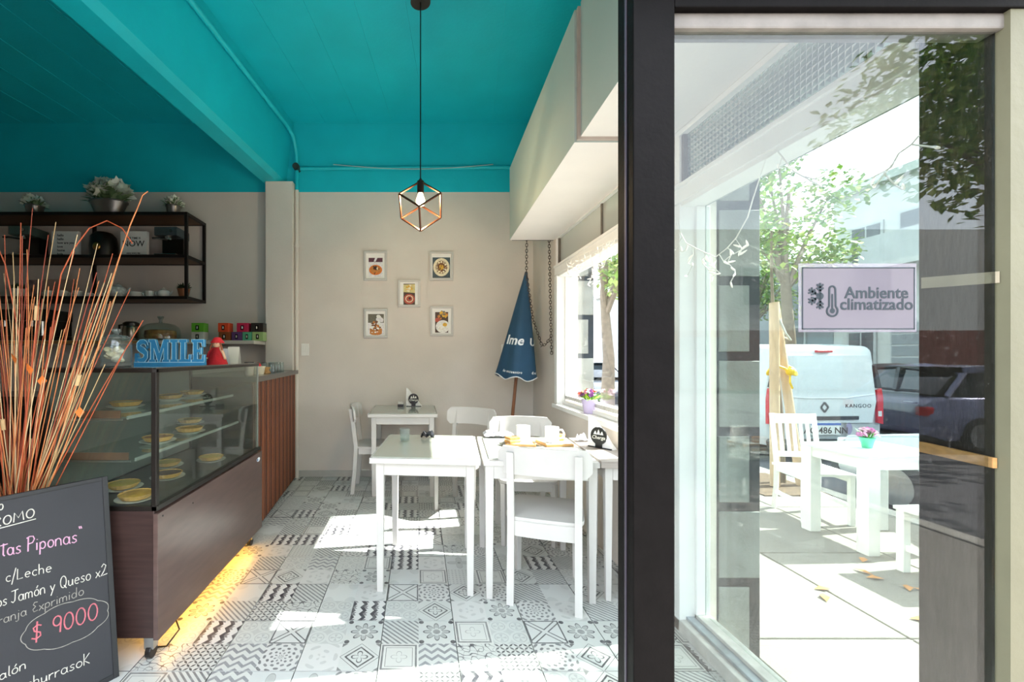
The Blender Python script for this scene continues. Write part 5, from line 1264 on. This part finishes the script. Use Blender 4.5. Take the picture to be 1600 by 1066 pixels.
hose = [(4.10,4.92,1.72),(4.16,4.9,1.55),(4.24,4.93,1.48),(4.22,5.02,1.52),(4.12,5.02,1.68)]
tag(MB().tube(hose, .012, 8).build('tree_tie', pm('grey_hose', 'c2c2bc', .6, var=(9,.1))), 'grey hose tie looped around the upper stakes', 'tie')
rn = random.Random(41); dl = pm('fallen_leaf', 'c98a4a', .8, var=(12,.3))
for k, (px, py) in enumerate(((1272,922),(1292,942),(1366,901),(1382,906),(1416,915),(1426,919),(1420,968),(1348,880))):
    p = on_z(px, py, GZ); mb = MB(); leaf(mb, (0,0,.006), (math.cos(k), math.sin(k), .02), .11, .05); o = mb.build('fallen_leaf', dl); o.location = (p.x, p.y, GZ)
    tag(o, 'dry brown leaf fallen on the sunlit pavement', 'leaf', 'dry leaves on the pavement')
# ------------------------------------------------------------ vehicles
vw = pm('van_white', 'd6dbdf', .25, coat=.5, var=(2,.02)); tyre = pm('tyre', '1e1e20', .8, var=(20,.2)); rimm = pm('rim', '9a9da0', .3, .8, var=(8,.1))
gl_d = pm('car_glass', '1b2024', .06, var=(3,.1), spec=.8); red_l = pm('tail_red', 'c8202c', .2, var=(12,.15)); dkp = pm('dark_plastic', '2c3034', .5, var=(10,.15)); clr_l = pm('lamp_clear', 'd8dde0', .15, var=(12,.05))
def wheel(parent, x, y, r=.31, w=.2):
    o = MB().cyl((x-w/2,y,r),(x+w/2,y,r), r, n=28).build('wheel', tyre, parent, bevel=.02, smooth=True)
    MB().cyl((x-w/2-.004,y,r),(x+w/2+.004,y,r), r*.64, n=24).build('rim', rimm, o, smooth=True)
def loft(sections):
    """sections: list of (y, [(x,z)...]) with equal point counts"""
    mb = MB(); n = len(sections[0][1]); vs = [(x,y,z) for y, s in sections for x, z in s]
    fs = [(i*n+k, i*n+(k+1)%n, (i+1)*n+(k+1)%n, (i+1)*n+k) for i in range(len(sections)-1) for k in range(n)]
    return mb.add(vs, fs + [tuple(range(n-1,-1,-1)), tuple((len(sections)-1)*n+k for k in range(n))])
def sect(hw, z0, zs, zt, rt_, hwt):      # half width, sill, shoulder, top, roof radius, half width at the roof
    P = [(-hw*.93,z0),(hw*.93,z0),(hw,z0+.12),(hw,zs)]
    for a in range(0, 91, 18): P.append((hwt-rt_+rt_*math.cos(math.radians(a)), zt-rt_+rt_*math.sin(math.radians(a))))
    for a in range(90, 181, 18): P.append((-hwt+rt_+rt_*math.cos(math.radians(a)), zt-rt_+rt_*math.sin(math.radians(a))))
    return P + [(-hw,zs),(-hw,z0+.12)]
vn = thing('cargo_van', 'white cargo van parked with its rear toward the cafe', 'van', (6.25, 6.66, RZ))
sc_ = [(.02, sect(.87,.32,.95,1.72,.16,.74)), (.0+.06, sect(.90,.26,.95,1.80,.15,.78)), (.5, sect(.91,.24,.95,1.84,.14,.80)), (2.2, sect(.91,.24,.95,1.84,.14,.80)), (2.9, sect(.91,.24,.95,1.72,.16,.78)), (3.3, sect(.91,.24,.95,1.12,.10,.80)), (4.0, sect(.88,.26,.80,.95,.08,.78)), (4.15, sect(.82,.30,.70,.82,.06,.70))]
loft(sc_).build('body', vw, vn, smooth=True)
for x in (-.80, .80):
    for y in (.75, 3.35): wheel(vn, x, y)
rr = lambda z: .018 + max(0, z-1.0)*-.0                 # rear face plane
def rq(name, poly, m, d=.014, parent=None): return MB().prism(poly, -d, .03).build(name, m, parent or vn, bevel=.003, seg=1)
hatch = rq('tailgate', [(-.72,.62),(.72,.62),(.78,.95),(.70,1.58),(.64,1.66),(-.64,1.66),(-.70,1.58),(-.78,.95)], vw, .018)
MB().tube([(-.74,-.022,1.03),(-.3,-.024,1.0),(.3,-.024,1.0),(.74,-.022,1.06)], .008, 6).build('crease', vw, hatch)
rq('license_strip', [(-.46,.655),(.50,.67),(.50,.725),(-.46,.72)], dkp, .032, hatch)
pn = rq('number_plate', [(-.24,.44),(.22,.44),(.22,.62),(-.24,.62)], pm('plate_white', 'e9ebe8', .4, var=(9,.03)), .034)
MB().box(-.24,-.036,.585,.22,-.034,.62).build('plate_band', pm('plate_blue', '2f63b5', .4, var=(9,.05)), pn)
text('AG 486 NN', .135, ink, pn, basis((-.01,-.036,.462), (1,0,0), (0,0,1)), ext=.0006, bold=.002)
lgm = MB(); dpts = [(0,.075),(.055,0),(0,-.075),(-.055,0)]; ring = [Vector((a-.02, -.024, .86+b)) for a, b in dpts]
for i in range(4): lgm.bar(ring[i], ring[(i+1)%4], .022, .012, up=(0,1,0))
lgm.build('badge', pm('badge_dark', '565d62', .3, .7, var=(8,.1)), hatch)
text('KANGOO', .08, MATS['badge_dark'], hatch, basis((.50,-.020,.855), (1,0,0), (0,0,1)), ext=.001, bold=.0014, spacing=1.2)
dc = MB(); dc.add([(.36+.05*math.cos(2*PI*k/20), -.019+0*k, .53+.09*math.sin(2*PI*k/20)) for k in range(20)], [tuple(range(20))]); dc.build('round_sticker', pm('sticker_lilac', '8b87ad', .5, var=(9,.1)), hatch)
for s in (-1,1):
    rq('tail_light', [(s*.80,.62),(s*.885,.60),(s*.885,1.0),(s*.86,1.15),(s*.79,1.12)], red_l, .02)
    rq('light_trim', [(s*.79,1.15),(s*.86,1.17),(s*.775,1.52),(s*.745,1.5)], dkp, .02)
    rq('reverse_lamp', [(s*.805,.72),(s*.86,.72),(s*.86,.80),(s*.805,.80)], clr_l, .024)
rq('brake_light', [(-.13,1.70),(.10,1.70),(.10,1.735),(-.13,1.735)], red_l, .03)
rq('bumper', [(-.86,.22),(.86,.22),(.88,.33),(.85,.37),(-.85,.37),(-.88,.33)], dkp, .05)
def make_car(name, label, loc, rz, paint, glassm=None):
    t = thing(name, label, 'car', loc, rz)
    S = lambda y, hw, z0, zs, zt, r, ht: (y, sect(hw, z0, zs, zt, r, ht))
    body = [S(-2.0,.70,.34,.50,.62,.05,.62), S(-1.9,.80,.24,.55,.72,.06,.72), S(-1.2,.86,.20,.60,.86,.08,.76), S(-.75,.87,.20,.62,.92,.08,.78), S(.9,.87,.20,.65,.95,.08,.78), S(1.75,.86,.22,.65,.95,.08,.76), S(1.98,.80,.30,.60,.80,.08,.70)]
    bo = loft(body).build('body', paint, t, smooth=True)
    cab = [S(-.95,.74,.86,.88,.90,.02,.74), S(-.2,.73,.86,.95,1.40,.12,.60), S(.4,.73,.86,.95,1.46,.12,.60), S(1.2,.73,.86,.95,1.40,.12,.58), S(1.75,.70,.86,.90,.97,.04,.66)]
    loft(cab).build('cabin_glass', gl_d, t, smooth=True)
    rf = [S(-.32,.64,1.30,1.33,1.385,.04,.60), S(.4,.64,1.38,1.42,1.475,.04,.60), S(1.25,.62,1.33,1.36,1.405,.04,.58)]
    loft(rf).build('roof', paint, t, smooth=True)
    for s in (-1,1):
        for p0, p1 in (((s*.745,-.85,.92),(s*.615,-.22,1.36)), ((s*.745,.35,.95),(s*.625,.38,1.42)), ((s*.72,1.65,.95),(s*.60,1.2,1.36))): MB().bar(p0, p1, .06, .05).build('pillar', paint, t)
        MB().box(s*.86-.02,-.1,.72,s*.86+.03,.08,.745).build('door_handle', rimm, t, bevel=.004); MB().box(s*.80-.0,-.72,.93,s*.98,-.62,1.04).build('wing_mirror', paint, t, bevel=.02)
        MB().box(s*.62-.14,-1.985,.56,s*.62+.12,-1.90,.68).build('headlight', clr_l, t, bevel=.02); MB().box(s*.64-.10,1.90,.62,s*.64+.12,1.985,.78).build('tail_light', red_l, t, bevel=.02)
        for y in (-1.25, 1.25): wheel(t, s*.78, y, .31, .19)
    MB().box(-.78,-2.02,.26,.78,-1.93,.42).build('bumper', dkp, t, bevel=.02)
    return t
make_car('parked_car', 'silver car parked close behind the outdoor table', (5.75, 3.20, RZ), PI, pm('silver_paint', 'c3c9cf', .25, .4, coat=.5, var=(2,.03)))
make_car('parked_car', 'black car parked across the street beyond the van', (10.6, 8.6, RZ), 0, pm('black_paint', '25272c', .2, coat=.6, var=(2,.1)))
make_car('parked_car', 'white car parked across the street beside the wooden fence', (10.6, 13.6, RZ), 0, vw)
make_car('parked_car', 'dark grey car parked far up the near kerb', (5.75, 14.4, RZ), 0, pm('dark_grey_paint', '3a4048', .25, coat=.5, var=(2,.05)))
# ------------------------------------------------------------ trees and houses over the road
bark = MATS['bark']
def tree(label, loc, h, R, seed, n, group='street trees', size=.16):
    rn = random.Random(seed); t = thing('street_tree', label, 'tree', loc, 0, group)
    MB().tube([(0,0,0),(.05,.02,h*.3),(-.05,.05,h*.6),(.02,0,h*.85)], [.16,.12,.08,.03], 10).build('trunk', bark, t, smooth=True)
    cs = []
    for k in range(9):
        a = rn.random()*2*PI; q = R*rn.uniform(.25,.75); c = (math.cos(a)*q, math.sin(a)*q, h*rn.uniform(.62,1.0)); cs.append((c, R*rn.uniform(.4,.6)))
        MB().tube([(0,.03,h*.5),(c[0]*.5,c[1]*.5,(h*.55+c[2])/2),c], [.06,.035,.012], 6).build('branch', bark, t, smooth=True)
    foliage(cs, n, size, seed).build('foliage', lf_s, t)
    return t
tree('leafy green street tree beyond the white van', (8.2, 9.6, GZ), 6.0, 1.25, 51, 3600)
tree('street tree on the near pavement past the van', (4.1, 9.4, GZ), 4.8, 1.2, 58, 3000)
tree('kerbside tree shading the pavement near the entrance', (4.25, 1.72, GZ), 4.5, .85, 57, 5200, size=.16)
tree('paler street tree further along the far pavement', (11.9, 15.5, GZ), 5.0, 1.6, 52, 2600)
hw_ = pm('house_white', 'b9bab6', .8, var=(1.5,.08), bump=(20,.2)); hg = pm('house_grey', '7d8689', .8, var=(1.5,.1)); hs = pm('house_shutter', 'a5a9a8', .6, var=(3,.1)); wg = pm('house_window', '3c4a50', .15, var=(2,.2))
def house(label, y0, y1, h, m, wins, extra=None, x=14.0):
    t = thing('house', label, 'house', (x, y0, GZ), 0, 'houses across the street'); L = y1-y0
    MB().box(0,.01,0,7,L-.01,h).build('wall', m, t)
    MB().box(-.25,.01,h-.12,7.2,L-.01,h+.12).build('cornice', m, t)
    for (a, b, z0, z1, kd) in wins:
        f = MB().box(-.05,a,z0,.02,b,z1).build('window' if kd != 'door' else 'door', hs, t, bevel=.01)
        n = 2 if kd != 'garage' else 0
        for k in range(n): MB().box(-.06,a+.08+k*(b-a-.1)/2,z0+.08,-.045,a+(k+1)*(b-a-.1)/2-.02+.04,z1-.08).build('pane', wg, f)
        if kd == 'balcony': MB().box(-.9,a-.3,z0-.2,0,b+.3,z0-.05).build('balcony_slab', m, t); MB().box(-.9,a-.3,z0-.05,-.84,b+.3,z0+.75).build('balcony_wall', hs, t)
        if kd == 'garage':
            for k in range(7): MB().box(-.062,a+.05,z0+.06+k*(z1-z0)/7.2,-.05,b-.05,z0+.06+(k+.85)*(z1-z0)/7.2).build('shutter_panel', hg, f)
    return t
house('white modern house with a balcony window across the street', 9.6, 14.6, 6.8, hw_, [(1.2,3.0,4.2,5.7,'balcony'),(3.4,4.4,4.3,5.6,'w'),(.6,3.2,.1,2.5,'garage'),(3.6,4.5,.1,2.3,'door')])
house('low grey house next to the white one across the street', 14.6, 21, 4.6, hg, [(1,2.4,1.2,2.6,'w'),(3.2,4.2,.1,2.3,'door'),(4.8,6.0,1.2,2.6,'w')])
house('tall pale house on the far right across the street', 2.5, 9.6, 8.6, hs, [(1,2.2,1.2,2.8,'w'),(3,4.2,.1,2.4,'door'),(1,2.2,4.6,6.2,'w'),(4.6,6.0,4.6,6.2,'w'),(4.8,6.2,1.2,2.8,'w')])
house('distant white house at the end of the street', 21, 34, 6.0, hw_, [(1,2.4,1.2,2.6,'w'),(4,5.4,1.2,2.6,'w'),(1,2.4,3.8,5.0,'w'),(4,5.4,3.8,5.0,'w')])
# the other side of the corner, behind the photographer: mirrored in the door glass
house2 = thing('corner_house', 'white house with a brown base on the opposite corner', 'house', (4, -17, GZ))
MB().box(-14,-5,2.6,22,0,7.0).build('upper_wall', hw_, house2); MB().box(-14,-5,0,22,.04,2.6).build('lower_wall', pm('brown_render', '6b3a33', .8, var=(2,.15)), house2)
for k in range(6): f = MB().box(-10+k*5,0.02,3.6,-8.4+k*5,.08,5.4).build('window', hs, house2); MB().box(-9.9+k*5,.08,3.7,-8.5+k*5,.09,5.3).build('pane', wg, f)
for k in range(5): MB().box(-7.6+k*5,.03,.1,-5.6+k*5,.08,2.3).build('gate', hg, house2)
tree('dark street tree on the corner opposite the entrance', (9.6, -4.6, GZ), 6.6, 2.6, 61, 7000, size=.2)
tree('broad street tree standing by the corner house', (1.5, -6.0, GZ), 5.6, 2.0, 62, 2600)
make_car('parked_car', 'grey blue hatchback parked on the cross street', (10.6, -6.2, RZ), PI/2, pm('blue_grey_paint', '8288a8', .25, .3, coat=.5, var=(2,.03)))
